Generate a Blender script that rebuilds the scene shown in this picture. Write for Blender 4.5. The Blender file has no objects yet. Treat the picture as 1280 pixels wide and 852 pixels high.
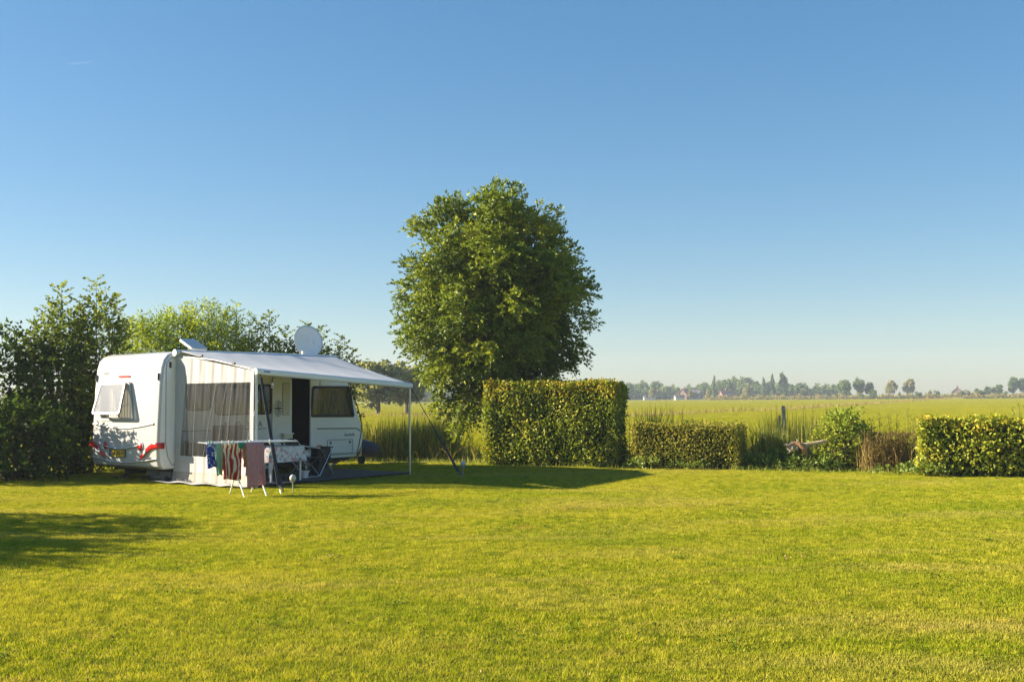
import bpy, bmesh, math, random
import numpy as np
from mathutils import Vector, Matrix

random.seed(7)
RNG = np.random.default_rng(11)
R_ = math.radians
SC = bpy.context.scene
COL = bpy.context.collection

# ------------------------------------------------------------------ camera
cam_d = bpy.data.cameras.new('camera')
cam = bpy.data.objects.new('camera', cam_d)
COL.objects.link(cam)
cam_d.sensor_width = 36.0
cam_d.lens = 1342.5 / 1280 * 36
cam_d.clip_start = 0.1
cam_d.clip_end = 30000
CAM_H = 1.62
cam.location = (0, 0, CAM_H)
cam.rotation_euler = (Matrix.Rotation(R_(90) + 0.0523, 4, 'X') @ Matrix.Rotation(-0.0074, 4, 'Z')).to_euler()
SC.camera = cam

# ------------------------------------------------------------------ light
SUN_EL, SUN_AZ = 20.5, -6.5          # light travels towards +X, turned SUN_AZ degrees away from the camera
w = bpy.data.worlds.new('World'); SC.world = w; w.use_nodes = True
nt = w.node_tree
bg = nt.nodes['Background']
sky = nt.nodes.new('ShaderNodeTexSky'); sky.sky_type = 'NISHITA'; sky.sun_disc = False
sky.sun_elevation = R_(SUN_EL); sky.sun_rotation = R_(270 - SUN_AZ)
sky.altitude = 0; sky.air_density = 1.0; sky.dust_density = 0.4; sky.ozone_density = 4.0
hs = nt.nodes.new('ShaderNodeHueSaturation'); hs.inputs['Saturation'].default_value = 1.4
gm = nt.nodes.new('ShaderNodeGamma'); gm.inputs[1].default_value = .68
nt.links.new(sky.outputs[0], gm.inputs[0]); nt.links.new(gm.outputs[0], hs.inputs['Color']); nt.links.new(hs.outputs[0], bg.inputs[0]); bg.inputs[1].default_value = 0.078
ld = bpy.data.lights.new('sun', 'SUN'); ld.energy = 5.0; ld.angle = R_(0.53); ld.color = (1.0, 0.86, 0.66)
sun = bpy.data.objects.new('sun', ld); COL.objects.link(sun)
_d = Vector((math.cos(R_(SUN_AZ)) * math.cos(R_(SUN_EL)), math.sin(R_(SUN_AZ)) * math.cos(R_(SUN_EL)), -math.sin(R_(SUN_EL))))
sun.rotation_euler = _d.to_track_quat('-Z', 'Y').to_euler(); sun.location = (-20, 0, 20)
SC.view_settings.view_transform = 'Standard'; SC.view_settings.look = 'None'
SC.view_settings.exposure = 1.72; SC.view_settings.gamma = 1.0
SC.view_settings.use_curve_mapping = False

# ------------------------------------------------------------------ pixel -> direction helper (photo pixels, 1280 wide)
def ray(px, py):
    X, Y = px - 640, py - 426
    c, s = math.cos(.0074), math.sin(.0074); X, Y = c * X - s * Y, s * X + c * Y
    c, s = math.cos(.0523), math.sin(.0523); u = -Y
    return Vector((X, 1342.5 * c - u * s, 1342.5 * s + u * c))
def on_ground(px, py, z=0.0):
    d = ray(px, py); t = (z - CAM_H) / d.z
    return Vector((d.x * t, d.y * t, z))
def at_depth(px, py, y):
    d = ray(px, py); t = y / d.y
    return Vector((d.x * t, y, CAM_H + d.z * t))

# ------------------------------------------------------------------ tags
def tag(o, label, cat, group=None, kind=None):
    if label: o['label'] = label
    if cat: o['category'] = cat
    if group: o['group'] = group
    if kind: o['kind'] = kind
    return o
def thing(name, label, cat, loc=(0, 0, 0), rz=0, group=None):
    o = bpy.data.objects.new(name, None); COL.objects.link(o)
    o.empty_display_size = .2
    o.location = loc; o.rotation_euler = (0, 0, rz)
    return tag(o, label, cat, group)
def copy_tree(o, parent=None):
    c = o.copy(); COL.objects.link(c); c.parent = parent
    for ch in [k for k in o.children]:
        copy_tree(ch, c)
    return c

# ------------------------------------------------------------------ materials
def _n(nt, t, **k):
    n = nt.nodes.new(t)
    for a, b in k.items(): setattr(n, a, b)
    return n
def pmat(name, col, rough=.5, metal=0, spec=.5, noise=0, nscale=8, col2=None, bump=0, bscale=40, coat=0, trans=0, alpha=1):
    m = bpy.data.materials.new(name); m.use_nodes = True; nt = m.node_tree
    b = nt.nodes['Principled BSDF']
    b.inputs['Base Color'].default_value = (*col, 1); b.inputs['Roughness'].default_value = rough
    b.inputs['Metallic'].default_value = metal; b.inputs['Specular IOR Level'].default_value = spec
    b.inputs['Coat Weight'].default_value = coat; b.inputs['Transmission Weight'].default_value = trans
    b.inputs['Alpha'].default_value = alpha
    tc = _n(nt, 'ShaderNodeTexCoord')
    if noise:
        t = _n(nt, 'ShaderNodeTexNoise'); t.inputs['Scale'].default_value = nscale; t.inputs['Detail'].default_value = 6
        nt.links.new(tc.outputs['Object'], t.inputs['Vector'])
        r = _n(nt, 'ShaderNodeMapRange'); r.inputs[1].default_value = .3; r.inputs[2].default_value = .7
        nt.links.new(t.outputs['Fac'], r.inputs[0])
        mx = _n(nt, 'ShaderNodeMix', data_type='RGBA')
        c2 = col2 or tuple(c * (1 - noise) for c in col)
        mx.inputs[6].default_value = (*col, 1); mx.inputs[7].default_value = (*c2, 1)
        nt.links.new(r.outputs[0], mx.inputs[0]); nt.links.new(mx.outputs[2], b.inputs['Base Color'])
        r2 = _n(nt, 'ShaderNodeMapRange'); r2.inputs[3].default_value = rough * .85; r2.inputs[4].default_value = min(1, rough * 1.2)
        nt.links.new(t.outputs['Fac'], r2.inputs[0]); nt.links.new(r2.outputs[0], b.inputs['Roughness'])
    if bump:
        t = _n(nt, 'ShaderNodeTexNoise'); t.inputs['Scale'].default_value = bscale; t.inputs['Detail'].default_value = 5
        nt.links.new(tc.outputs['Object'], t.inputs['Vector'])
        bp = _n(nt, 'ShaderNodeBump'); bp.inputs['Strength'].default_value = bump; bp.inputs['Distance'].default_value = .02
        nt.links.new(t.outputs['Fac'], bp.inputs['Height']); nt.links.new(bp.outputs[0], b.inputs['Normal'])
    return m
LEAF_GAIN = 1.75
def leafmat(name, stops, transl=.35, rough=.5, spec=.3, tboost=1.5, patch=0.0, pscale=1.5, patchcol=(.1, .1, .02)):
    """leaf / blade material: colour from the per-leaf 'tint' attribute"""
    m = bpy.data.materials.new(name); m.use_nodes = True; nt = m.node_tree
    b = nt.nodes['Principled BSDF']; out = nt.nodes['Material Output']
    at = _n(nt, 'ShaderNodeAttribute', attribute_name='tint')
    cr = _n(nt, 'ShaderNodeValToRGB'); e = cr.color_ramp.elements
    for i, (p, c) in enumerate(stops):
        k = e[i] if i < 2 else e.new(p)
        k.position = p; k.color = (*[q * LEAF_GAIN for q in c], 1)
    nt.links.new(at.outputs['Fac'], cr.inputs[0])
    colour = cr.outputs[0]
    if patch:
        g = _n(nt, 'ShaderNodeNewGeometry'); t = _n(nt, 'ShaderNodeTexNoise'); t.inputs['Scale'].default_value = pscale; t.inputs['Detail'].default_value = 4
        nt.links.new(g.outputs['Position'], t.inputs['Vector'])
        r = _n(nt, 'ShaderNodeMapRange'); r.inputs[1].default_value = .48; r.inputs[2].default_value = .68; r.inputs[4].default_value = patch
        nt.links.new(t.outputs['Fac'], r.inputs[0])
        mx = _n(nt, 'ShaderNodeMix', data_type='RGBA'); mx.inputs[7].default_value = (*patchcol, 1)
        nt.links.new(r.outputs[0], mx.inputs[0]); nt.links.new(colour, mx.inputs[6]); colour = mx.outputs[2]
    nt.links.new(colour, b.inputs['Base Color'])
    b.inputs['Roughness'].default_value = rough; b.inputs['Specular IOR Level'].default_value = spec
    tr = _n(nt, 'ShaderNodeBsdfTranslucent')
    ml = _n(nt, 'ShaderNodeMix', data_type='RGBA', blend_type='MULTIPLY'); ml.inputs[0].default_value = 1
    ml.inputs[7].default_value = (tboost * 1.1, tboost * 1.05, tboost * .55, 1)
    nt.links.new(colour, ml.inputs[6]); nt.links.new(ml.outputs[2], tr.inputs[0])
    ms = _n(nt, 'ShaderNodeMixShader'); ms.inputs[0].default_value = transl
    nt.links.new(b.outputs[0], ms.inputs[1]); nt.links.new(tr.outputs[0], ms.inputs[2])
    nt.links.new(ms.outputs[0], out.inputs['Surface'])
    return m
M = {}
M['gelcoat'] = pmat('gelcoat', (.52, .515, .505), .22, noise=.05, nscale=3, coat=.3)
M['sidewall_lifted'] = pmat('sidewall_lifted', (.82, .83, .83), .3, noise=.04, nscale=3, bump=.04, bscale=30, coat=.2)  # white lightened to lift the shaded caravan side; gelcoat darkened for the sunlit tail
M['trim'] = pmat('trim', (.42, .45, .45), .45, noise=.1)
M['flapgrey'] = pmat('flapgrey', (.2, .2, .19), .45, noise=.15)
M['darktrim'] = pmat('darktrim', (.035, .04, .045), .45)
M['rubber'] = pmat('rubber', (.02, .02, .021), .6, noise=.3)
M['tyre'] = pmat('tyre', (.018, .018, .018), .8, noise=.3, bump=.2)
M['alu'] = pmat('alu', (.6, .61, .62), .32, metal=.9, noise=.1)
M['steel'] = pmat('steel', (.45, .45, .44), .4, metal=.85, noise=.2)
M['chassis'] = pmat('chassis', (.03, .03, .032), .6, noise=.3)
M['redlens'] = pmat('redlens', (.55, .012, .012), .18, coat=.5)
M['clearlens'] = pmat('clearlens', (.7, .7, .68), .15, coat=.5)
M['amber'] = pmat('amber', (.6, .2, .02), .25)
M['plate'] = pmat('plate', (.78, .5, .03), .4)
M['plateblue'] = pmat('plateblue', (.02, .05, .25), .4)
M['ink'] = pmat('ink', (.03, .03, .03), .6)
M['greyink'] = pmat('greyink', (.2, .2, .19), .5)
M['darkgrey'] = pmat('darkgrey', (.10, .11, .12), .4)
M['interior_shade'] = pmat('interior_shade', (.006, .0055, .005), .7, noise=.3)  # near-black, so the shade inside the doorway sits in the colour
M['liner'] = pmat('liner', (.5, .46, .4), .6)
M['curtain'] = pmat('curtain', (.7, .68, .63), .9, noise=.1)
M['whiteplastic'] = pmat('whiteplastic', (.78, .78, .76), .35, noise=.05)
M['cream'] = pmat('cream', (.7, .66, .52), .4, noise=.06)
M['skylight'] = pmat('skylight', (.66, .64, .6), .6, noise=.1, nscale=5)
M['poleWhite'] = pmat('poleWhite', (.8, .8, .78), .35)
M['black'] = pmat('black', (.012, .012, .014), .55, noise=.3)
M['blacknylon'] = pmat('blacknylon', (.02, .021, .026), .5, noise=.3, bump=.4, bscale=25)
M['navy'] = pmat('navy', (.03, .045, .11), .6, noise=.25, bump=.4, bscale=20)
M['bluevinyl'] = pmat('bluevinyl', (.035, .06, .16), .6, noise=.3, nscale=14)
M['yellowplastic'] = pmat('yellowplastic', (.7, .42, .02), .4)
M['blueplastic'] = pmat('blueplastic', (.03, .1, .45), .35)
M['greyplastic'] = pmat('greyplastic', (.2, .21, .22), .5, noise=.2)
M['glassball'] = pmat('glassball', (.45, .46, .43), .25, spec=.6)
M['mudflap'] = pmat('mudflap', (.36, .33, .28), .7, noise=.25, nscale=4)
M['bark'] = pmat('bark', (.10, .075, .05), .9, noise=.5, nscale=12, bump=.8, bscale=30)
M['greybark'] = pmat('greybark', (.14, .12, .09), .9, noise=.5, nscale=9, bump=.8, bscale=25)
M['oldwood'] = pmat('oldwood', (.42, .36, .27), .85, noise=.5, nscale=10, bump=.6, bscale=30)
M['palewood'] = pmat('palewood', (.62, .5, .34), .75, noise=.4, nscale=9, col2=(.42, .28, .16), bump=.6, bscale=26)
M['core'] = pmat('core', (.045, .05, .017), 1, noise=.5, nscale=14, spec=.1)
M['soil'] = pmat('soil', (.055, .05, .02), 1, noise=.5, nscale=3, spec=.1)
M['housebrick'] = pmat('housebrick', (.2, .125, .09), .9, noise=.2)
M['rooftile'] = pmat('rooftile', (.26, .12, .075), .8, noise=.25)
M['roofgrey'] = pmat('roofgrey', (.12, .12, .13), .8, noise=.2)
M['whitewall'] = pmat('whitewall', (.45, .44, .42), .8, noise=.05)
M['farglass'] = pmat('farglass', (.03, .04, .05), .1)
M['water'] = pmat('water', (.02, .025, .018), .05, spec=.6)

def fabric(name, col, transl=.2, noise=.06, rough=.75, col2=None, nscale=5):
    m = pmat(name, col, rough, noise=noise, nscale=nscale, col2=col2, spec=.25, bump=.05, bscale=60)
    nt = m.node_tree; b = nt.nodes['Principled BSDF']; out = nt.nodes['Material Output']
    tr = _n(nt, 'ShaderNodeBsdfTranslucent'); tr.inputs[0].default_value = (*col, 1)
    ms = _n(nt, 'ShaderNodeMixShader'); ms.inputs[0].default_value = transl
    nt.links.new(b.outputs[0], ms.inputs[1]); nt.links.new(tr.outputs[0], ms.inputs[2]); nt.links.new(ms.outputs[0], out.inputs[0])
    return m
M['awning'] = fabric('awning', (.66, .68, .70), .14)
M['panelwhite'] = fabric('panelwhite', (.52, .515, .505), .2)
M['pink'] = fabric('pink', (.60, .32, .33), .2, noise=.3, nscale=40, col2=(.5, .22, .25))
M['pinkedge'] = fabric('pinkedge', (.75, .62, .6), .2)
M['mint'] = fabric('mint', (.30, .48, .34), .2)
M['teal'] = fabric('teal', (.03, .25, .16), .15)
M['orange'] = fabric('orange', (.5, .22, .08), .2)
M['seatblue'] = pmat('seatblue', (.03, .045, .12), .7, noise=.25, nscale=10)
M['beigecloth'] = fabric('beigecloth', (.45, .38, .3), .2)
M['beltgrey'] = fabric('beltgrey', (.13, .14, .14), .05)

def glassmat(name, tint, refl_rough, body, mixbody, refl=.05):
    """clear sheet: transparent + a little grey body + fresnel gloss"""
    m = bpy.data.materials.new(name); m.use_nodes = True; nt = m.node_tree
    nt.nodes.remove(nt.nodes['Principled BSDF']); out = nt.nodes['Material Output']
    tr = _n(nt, 'ShaderNodeBsdfTransparent'); tr.inputs[0].default_value = (*tint, 1)
    df = _n(nt, 'ShaderNodeBsdfDiffuse'); df.inputs[0].default_value = (*body, 1)
    gl = _n(nt, 'ShaderNodeBsdfGlossy'); gl.inputs['Roughness'].default_value = refl_rough
    lw = _n(nt, 'ShaderNodeLayerWeight'); lw.inputs[0].default_value = .5
    pw = _n(nt, 'ShaderNodeMath', operation='POWER'); pw.inputs[1].default_value = 4; nt.links.new(lw.outputs['Facing'], pw.inputs[0])
    fr = _n(nt, 'ShaderNodeMath', operation='MULTIPLY_ADD'); fr.inputs[1].default_value = .6; fr.inputs[2].default_value = refl; nt.links.new(pw.outputs[0], fr.inputs[0])
    a = _n(nt, 'ShaderNodeMixShader'); a.inputs[0].default_value = mixbody
    b = _n(nt, 'ShaderNodeMixShader')
    nt.links.new(tr.outputs[0], a.inputs[1]); nt.links.new(df.outputs[0], a.inputs[2])
    nt.links.new(fr.outputs[0], b.inputs[0]); nt.links.new(a.outputs[0], b.inputs[1]); nt.links.new(gl.outputs[0], b.inputs[2])
    nt.links.new(b.outputs[0], out.inputs[0])
    return m
M['pvc'] = glassmat('pvc', (.46, .47, .50), .18, (.42, .42, .42), .06, .04)
M['acrylic'] = glassmat('acrylic', (.66, .66, .66), .03, (.12, .125, .13), .2, .045)
M['acrylicpale'] = glassmat('acrylicpale', (.7, .7, .68), .06, (.42, .41, .39), .28, .2)

def ramp_mat(name, kind, stops, scale, rough=.7, dist=0, vec_scale=(1, 1, 1), transl=.15):
    m = bpy.data.materials.new(name); m.use_nodes = True; nt = m.node_tree; b = nt.nodes['Principled BSDF']
    tc = _n(nt, 'ShaderNodeTexCoord'); mp = _n(nt, 'ShaderNodeMapping'); mp.inputs['Scale'].default_value = vec_scale
    nt.links.new(tc.outputs['Object'], mp.inputs[0])
    if kind == 'voronoi':
        t = _n(nt, 'ShaderNodeTexVoronoi'); o = t.outputs['Color']
    elif kind == 'wave':
        t = _n(nt, 'ShaderNodeTexWave'); o = t.outputs['Color']; t.inputs['Distortion'].default_value = dist
    else:
        t = _n(nt, 'ShaderNodeTexNoise'); o = t.outputs['Fac']; t.inputs['Detail'].default_value = 3
    t.inputs['Scale'].default_value = scale
    nt.links.new(mp.outputs[0], t.inputs['Vector'])
    cr = _n(nt, 'ShaderNodeValToRGB'); cr.color_ramp.interpolation = 'CONSTANT'; e = cr.color_ramp.elements
    for i, (p, c) in enumerate(stops):
        k = e[i] if i < 2 else e.new(p); k.position = p; k.color = (*c, 1)
    nt.links.new(o, cr.inputs[0]); nt.links.new(cr.outputs[0], b.inputs['Base Color'])
    b.inputs['Roughness'].default_value = rough; b.inputs['Specular IOR Level'].default_value = .2
    return m
M['floral'] = ramp_mat('floral', 'voronoi', [(0, (.62, .62, .6)), (.42, (.55, .3, .3)), (.52, (.6, .6, .58)), (.6, (.2, .3, .35)), (.66, (.62, .6, .57))], 16)
M['redwhite'] = ramp_mat('redwhite', 'wave', [(0, (.36, .03, .02)), (.55, (.72, .62, .52))], 4.2, dist=7, vec_scale=(1, 1, .8))
M['bluewhite'] = ramp_mat('bluewhite', 'noise', [(0, (.02, .05, .3)), (.52, (.6, .65, .75)), (.6, (.03, .06, .3))], 14)

# ------------------------------------------------------------------ mesh helpers
class MB:
    def __init__(s): s.v = []; s.f = []
    def add(s, vs, fs):
        n = len(s.v); s.v += [tuple(p) for p in vs]; s.f += [tuple(i + n for i in f) for f in fs]; return s
    def box(s, x0, x1, y0, y1, z0, z1):
        return s.add([(x, y, z) for z in (z0, z1) for y in (y0, y1) for x in (x0, x1)],
                     [(0, 2, 3, 1), (4, 5, 7, 6), (0, 1, 5, 4), (2, 6, 7, 3), (0, 4, 6, 2), (1, 3, 7, 5)])
    def tube(s, pts, r, n=8, cap=True, flat=1.0):
        pts = [Vector(p) for p in pts]; m = len(pts)
        rr = r if isinstance(r, (list, tuple)) else [r] * m
        vs = []; up = None
        for i, p in enumerate(pts):
            t = (pts[min(i + 1, m - 1)] - pts[max(i - 1, 0)]).normalized()
            if up is None:
                up = Vector((0, 0, 1)) if abs(t.z) < .9 else Vector((1, 0, 0))
            a = t.cross(up)
            if a.length < 1e-5: a = t.orthogonal()
            a.normalize(); b = a.cross(t); up = b
            for k in range(n):
                q = 2 * math.pi * k / n
                vs.append(p + (a * math.cos(q) + b * math.sin(q) * flat) * rr[i])
        fs = [(i * n + k, i * n + (k + 1) % n, (i + 1) * n + (k + 1) % n, (i + 1) * n + k) for i in range(m - 1) for k in range(n)]
        if cap: fs += [tuple(range(n))[::-1], tuple((m - 1) * n + k for k in range(n))]
        return s.add(vs, fs)
    def sheet(s, fn, nu, nv):
        vs = [fn(i / nu, j / nv) for j in range(nv + 1) for i in range(nu + 1)]
        return s.add(vs, [(j * (nu + 1) + i, j * (nu + 1) + i + 1, (j + 1) * (nu + 1) + i + 1, (j + 1) * (nu + 1) + i) for j in range(nv) for i in range(nu)])
    def prism(s, poly, d0, d1, axis='x'):
        """poly in the two other axes, extruded from d0 to d1"""
        def P(d, q):
            return {'x': (d, q[0], q[1]), 'y': (q[0], d, q[1]), 'z': (q[0], q[1], d)}[axis]
        n = len(poly)
        return s.add([P(d0, q) for q in poly] + [P(d1, q) for q in poly],
                     [tuple(range(n))[::-1], tuple(range(n, 2 * n))] + [(i, (i + 1) % n, n + (i + 1) % n, n + i) for i in range(n)])
    def ring(s, outer, inner, d0, d1, axis='x'):
        def P(d, q):
            return {'x': (d, q[0], q[1]), 'y': (q[0], d, q[1]), 'z': (q[0], q[1], d)}[axis]
        n = len(outer)
        vs = [P(d0, q) for q in outer] + [P(d0, q) for q in inner] + [P(d1, q) for q in outer] + [P(d1, q) for q in inner]
        fs = []
        for i in range(n):
            j = (i + 1) % n
            fs += [(i, j, n + j, n + i), (2 * n + i, 3 * n + i, 3 * n + j, 2 * n + j), (i, 2 * n + i, 2 * n + j, j), (n + i, n + j, 3 * n + j, 3 * n + i)]
        return s.add(vs, fs)
    def lathe(s, prof, n=16, c=(0, 0, 0), axis='z'):
        m = len(prof); vs = []
        for (r, z) in prof:
            for k in range(n):
                q = 2 * math.pi * k / n; a, b = r * math.cos(q), r * math.sin(q)
                p = {'z': (a, b, z), 'x': (z, a, b), 'y': (a, z, b)}[axis]
                vs.append((c[0] + p[0], c[1] + p[1], c[2] + p[2]))
        return s.add(vs, [(i * n + k, i * n + (k + 1) % n, (i + 1) * n + (k + 1) % n, (i + 1) * n + k) for i in range(m - 1) for k in range(n)])
    def build(s, name, mat, parent=None, smooth=40, thick=0, loc=None, rot=None):
        me = bpy.data.meshes.new(name); me.from_pydata(s.v, [], s.f); me.validate()
        bm = bmesh.new(); bm.from_mesh(me); bmesh.ops.recalc_face_normals(bm, faces=bm.faces); bm.to_mesh(me); bm.free()
        if smooth:
            me.shade_smooth(); me.set_sharp_from_angle(angle=R_(smooth))
        me.materials.append(M[mat] if isinstance(mat, str) else mat)
        o = bpy.data.objects.new(name, me); COL.objects.link(o)
        if parent: o.parent = parent
        if loc: o.location = loc
        if rot: o.rotation_euler = rot
        if thick:
            md = o.modifiers.new('thick', 'SOLIDIFY'); md.thickness = thick; md.offset = 0
        return o
def rrect(x0, x1, y0, y1, r, n=4):
    out = []
    for cx, cy, a0 in ((x1 - r, y1 - r, 0), (x0 + r, y1 - r, 90), (x0 + r, y0 + r, 180), (x1 - r, y0 + r, 270)):
        for k in range(n + 1):
            a = R_(a0 + 90 * k / n); out.append((cx + r * math.cos(a), cy + r * math.sin(a)))
    return out
def scaled(poly, d):
    cx = sum(p[0] for p in poly) / len(poly); cy = sum(p[1] for p in poly) / len(poly)
    out = []
    for x, y in poly:
        out.append((x - math.copysign(min(d, abs(x - cx)), x - cx), y - math.copysign(min(d, abs(y - cy)), y - cy)))
    return out
def text(name, s, size, mat, parent, loc, rot, spacing=1.0):
    c = bpy.data.curves.new(name, 'FONT'); c.body = s; c.size = size; c.extrude = .0015; c.align_x = 'CENTER'; c.align_y = 'CENTER'; c.space_character = spacing
    t = bpy.data.objects.new('tmp_text', c); COL.objects.link(t)
    dg = bpy.context.evaluated_depsgraph_get(); dg.update()
    me = bpy.data.meshes.new_from_object(t.evaluated_get(dg)); bpy.data.objects.remove(t); bpy.data.curves.remove(c)
    me.name = name; me.materials.clear(); me.materials.append(M[mat])
    o = bpy.data.objects.new(name, me); COL.objects.link(o); o.parent = parent; o.location = loc; o.rotation_euler = rot
    return o

# ---- bulk meshes from numpy
def npmesh(name, verts, faces, mat, parent=None, tint=None, extra=None, smooth=False):
    me = bpy.data.meshes.new(name); n = len(verts); k = faces.shape[1]; m = len(faces)
    me.vertices.add(n); me.vertices.foreach_set('co', np.ascontiguousarray(verts, np.float32).ravel())
    me.loops.add(m * k); me.loops.foreach_set('vertex_index', np.ascontiguousarray(faces, np.int32).ravel())
    me.polygons.add(m); me.polygons.foreach_set('loop_start', np.arange(0, m * k, k, dtype=np.int32))
    me.update(calc_edges=True)
    if tint is not None:
        a = me.attributes.new('tint', 'FLOAT', 'POINT'); a.data.foreach_set('value', np.ascontiguousarray(tint, np.float32))
    if extra is not None:
        a = me.attributes.new(extra[0], 'INT', 'POINT'); a.data.foreach_set('value', np.ascontiguousarray(extra[1], np.int32))
    if smooth: me.shade_smooth()
    me.materials.append(M[mat] if isinstance(mat, str) else mat)
    o = bpy.data.objects.new(name, me); COL.objects.link(o)
    if parent: o.parent = parent
    return o
def unit(a):
    return a / np.maximum(np.linalg.norm(a, axis=-1, keepdims=True), 1e-9)
def rdir(n, up=0.0):
    d = RNG.normal(size=(n, 3)); d[:, 2] += up; return unit(d)
class Leaves:
    """collects leaf-sized faces: folded rhombus leaves, 4 verts, 2 triangles"""
    def __init__(s): s.v = []; s.t = []; s.n = 0
    def add(s, P, D, N, L, W, tint, fold=.25):
        n = len(P); D = unit(D); S = unit(np.cross(D, N)); N2 = np.cross(S, D)
        L = np.broadcast_to(np.asarray(L, float), (n,))[:, None]; W = np.broadcast_to(np.asarray(W, float), (n,))[:, None]
        mid = P + D * L * .45 - N2 * 0
        lift = N2 * W * fold
        v = np.stack([P, mid - S * W * .5 + lift, P + D * L - N2 * L * .12, mid + S * W * .5 + lift], 1)
        s.v.append(v.reshape(-1, 3)); s.t.append(np.repeat(np.clip(np.broadcast_to(tint, (n,)), 0, 1), 4)); s.n += n
    def build(s, name, mat, parent=None):
        v = np.concatenate(s.v); b = np.arange(s.n)[:, None] * 4
        f = np.concatenate([b + np.array([[0, 1, 2]]), b + np.array([[0, 2, 3]])], 0)
        return npmesh(name, v, f, mat, parent, np.concatenate(s.t))
def shoots(LV, B, D, length, nl, leafL, leafW, tint, spread=.75, upn=.7, tintj=.12, droop=.15, pair=False):
    """leafy shoots: nl leaves along each shoot, alternating sides. B, D: (n,3)"""
    n = len(B); D = unit(D)
    side = unit(np.cross(D, np.array([0, 0, 1.0]) + RNG.normal(0, .35, (n, 3))))
    length = np.broadcast_to(np.asarray(length, float), (n,)); tint = np.broadcast_to(np.asarray(tint, float), (n,))
    for k in range(nl):
        f = (k + .6) / nl; sg = 1 if k % 2 else -1
        Pk = B + D * (length * f)[:, None]; Pk[:, 2] -= droop * length * f * f
        last = k == nl - 1
        Dk = D * (1.2 if last else .55) + side * (0 if last else sg * spread) + RNG.normal(0, .25, (n, 3))
        Nk = unit(np.array([0, 0, 1.0]) * upn * .5 + RNG.normal(0, .55, (n, 3)) + D * .35)
        sz = RNG.uniform(.75, 1.2, n)
        LV.add(Pk, Dk, Nk, leafL * sz, leafW * sz, tint + RNG.normal(0, tintj, n))
def ellipsoid_shell(n, c, r, inner=.55):
    d = rdir(n); f = RNG.uniform(inner ** 3, 1, n) ** (1 / 3)
    return np.array(c) + d * f[:, None] * np.array(r), d
def limb(mb, a, b, r0, r1, bend=.15, n=6, seg=5):
    a, b = Vector(a), Vector(b); L = (b - a).length
    o = Vector((random.uniform(-1, 1), random.uniform(-1, 1), random.uniform(-.3, .8))) * bend * L
    pts = [a.lerp(b, t) + o * math.sin(math.pi * t) * .5 for t in [i / seg for i in range(seg + 1)]]
    mb.tube(pts, [r0 + (r1 - r0) * i / seg for i in range(seg + 1)], n)
    return pts

# ================================================================== THE SETTING
BETA = R_(-23.0); LO = Vector((0, 25.3, 0))            # lawn edge: a line turned 23 degrees, hedges and ditch follow it
E_ = Vector((math.cos(BETA), math.sin(BETA), 0)); N_ = Vector((-math.sin(BETA), math.cos(BETA), 0))
def line_pt(s, t, z=0.0):
    p = LO + E_ * s + N_ * t; return Vector((p.x, p.y, z))

def ground_mat(name, stops, scale, big, bump=.6, bscale=6):
    m = bpy.data.materials.new(name); m.use_nodes = True; nt = m.node_tree; b = nt.nodes['Principled BSDF']
    g = _n(nt, 'ShaderNodeNewGeometry')
    t1 = _n(nt, 'ShaderNodeTexNoise'); t1.inputs['Scale'].default_value = scale; t1.inputs['Detail'].default_value = 8; t1.inputs['Roughness'].default_value = .65
    t2 = _n(nt, 'ShaderNodeTexNoise'); t2.inputs['Scale'].default_value = big; t2.inputs['Detail'].default_value = 4
    mp = _n(nt, 'ShaderNodeMapping'); mp.inputs['Scale'].default_value = (1, 3, 1); mp.inputs['Rotation'].default_value = (0, 0, -BETA)
    nt.links.new(g.outputs['Position'], t1.inputs['Vector']); nt.links.new(g.outputs['Position'], mp.inputs[0]); nt.links.new(mp.outputs[0], t2.inputs['Vector'])
    a = _n(nt, 'ShaderNodeMath', operation='ADD'); nt.links.new(t1.outputs['Fac'], a.inputs[0]); nt.links.new(t2.outputs['Fac'], a.inputs[1])
    h = _n(nt, 'ShaderNodeMath', operation='MULTIPLY'); h.inputs[1].default_value = .5; nt.links.new(a.outputs[0], h.inputs[0])
    cr = _n(nt, 'ShaderNodeValToRGB'); e = cr.color_ramp.elements
    for i, (p, c) in enumerate(stops):
        k = e[i] if i < 2 else e.new(p); k.position = p; k.color = (*c, 1)
    nt.links.new(h.outputs[0], cr.inputs[0]); nt.links.new(cr.outputs[0], b.inputs['Base Color'])
    b.inputs['Roughness'].default_value = 1; b.inputs['Specular IOR Level'].default_value = .1
    tb = _n(nt, 'ShaderNodeTexNoise'); tb.inputs['Scale'].default_value = bscale; tb.inputs['Detail'].default_value = 6
    nt.links.new(g.outputs['Position'], tb.inputs['Vector'])
    bp = _n(nt, 'ShaderNodeBump'); bp.inputs['Strength'].default_value = bump; bp.inputs['Distance'].default_value = .15
    nt.links.new(tb.outputs['Fac'], bp.inputs['Height']); nt.links.new(bp.outputs[0], b.inputs['Normal'])
    return m
M['thatch'] = ground_mat('thatch', [(.3, (.085, .095, .008)), (.5, (.13, .13, .014)), (.7, (.17, .14, .035))], 9, .4, .4, 30)
M['bank'] = ground_mat('bank', [(.3, (.03, .035, .012)), (.7, (.08, .075, .03))], 4, .3)
M['meadow'] = ground_mat('meadow', [(.35, (.17, .19, .008)), (.5, (.24, .25, .012)), (.65, (.30, .27, .025))], .5, .035, .7, 3)

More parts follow.
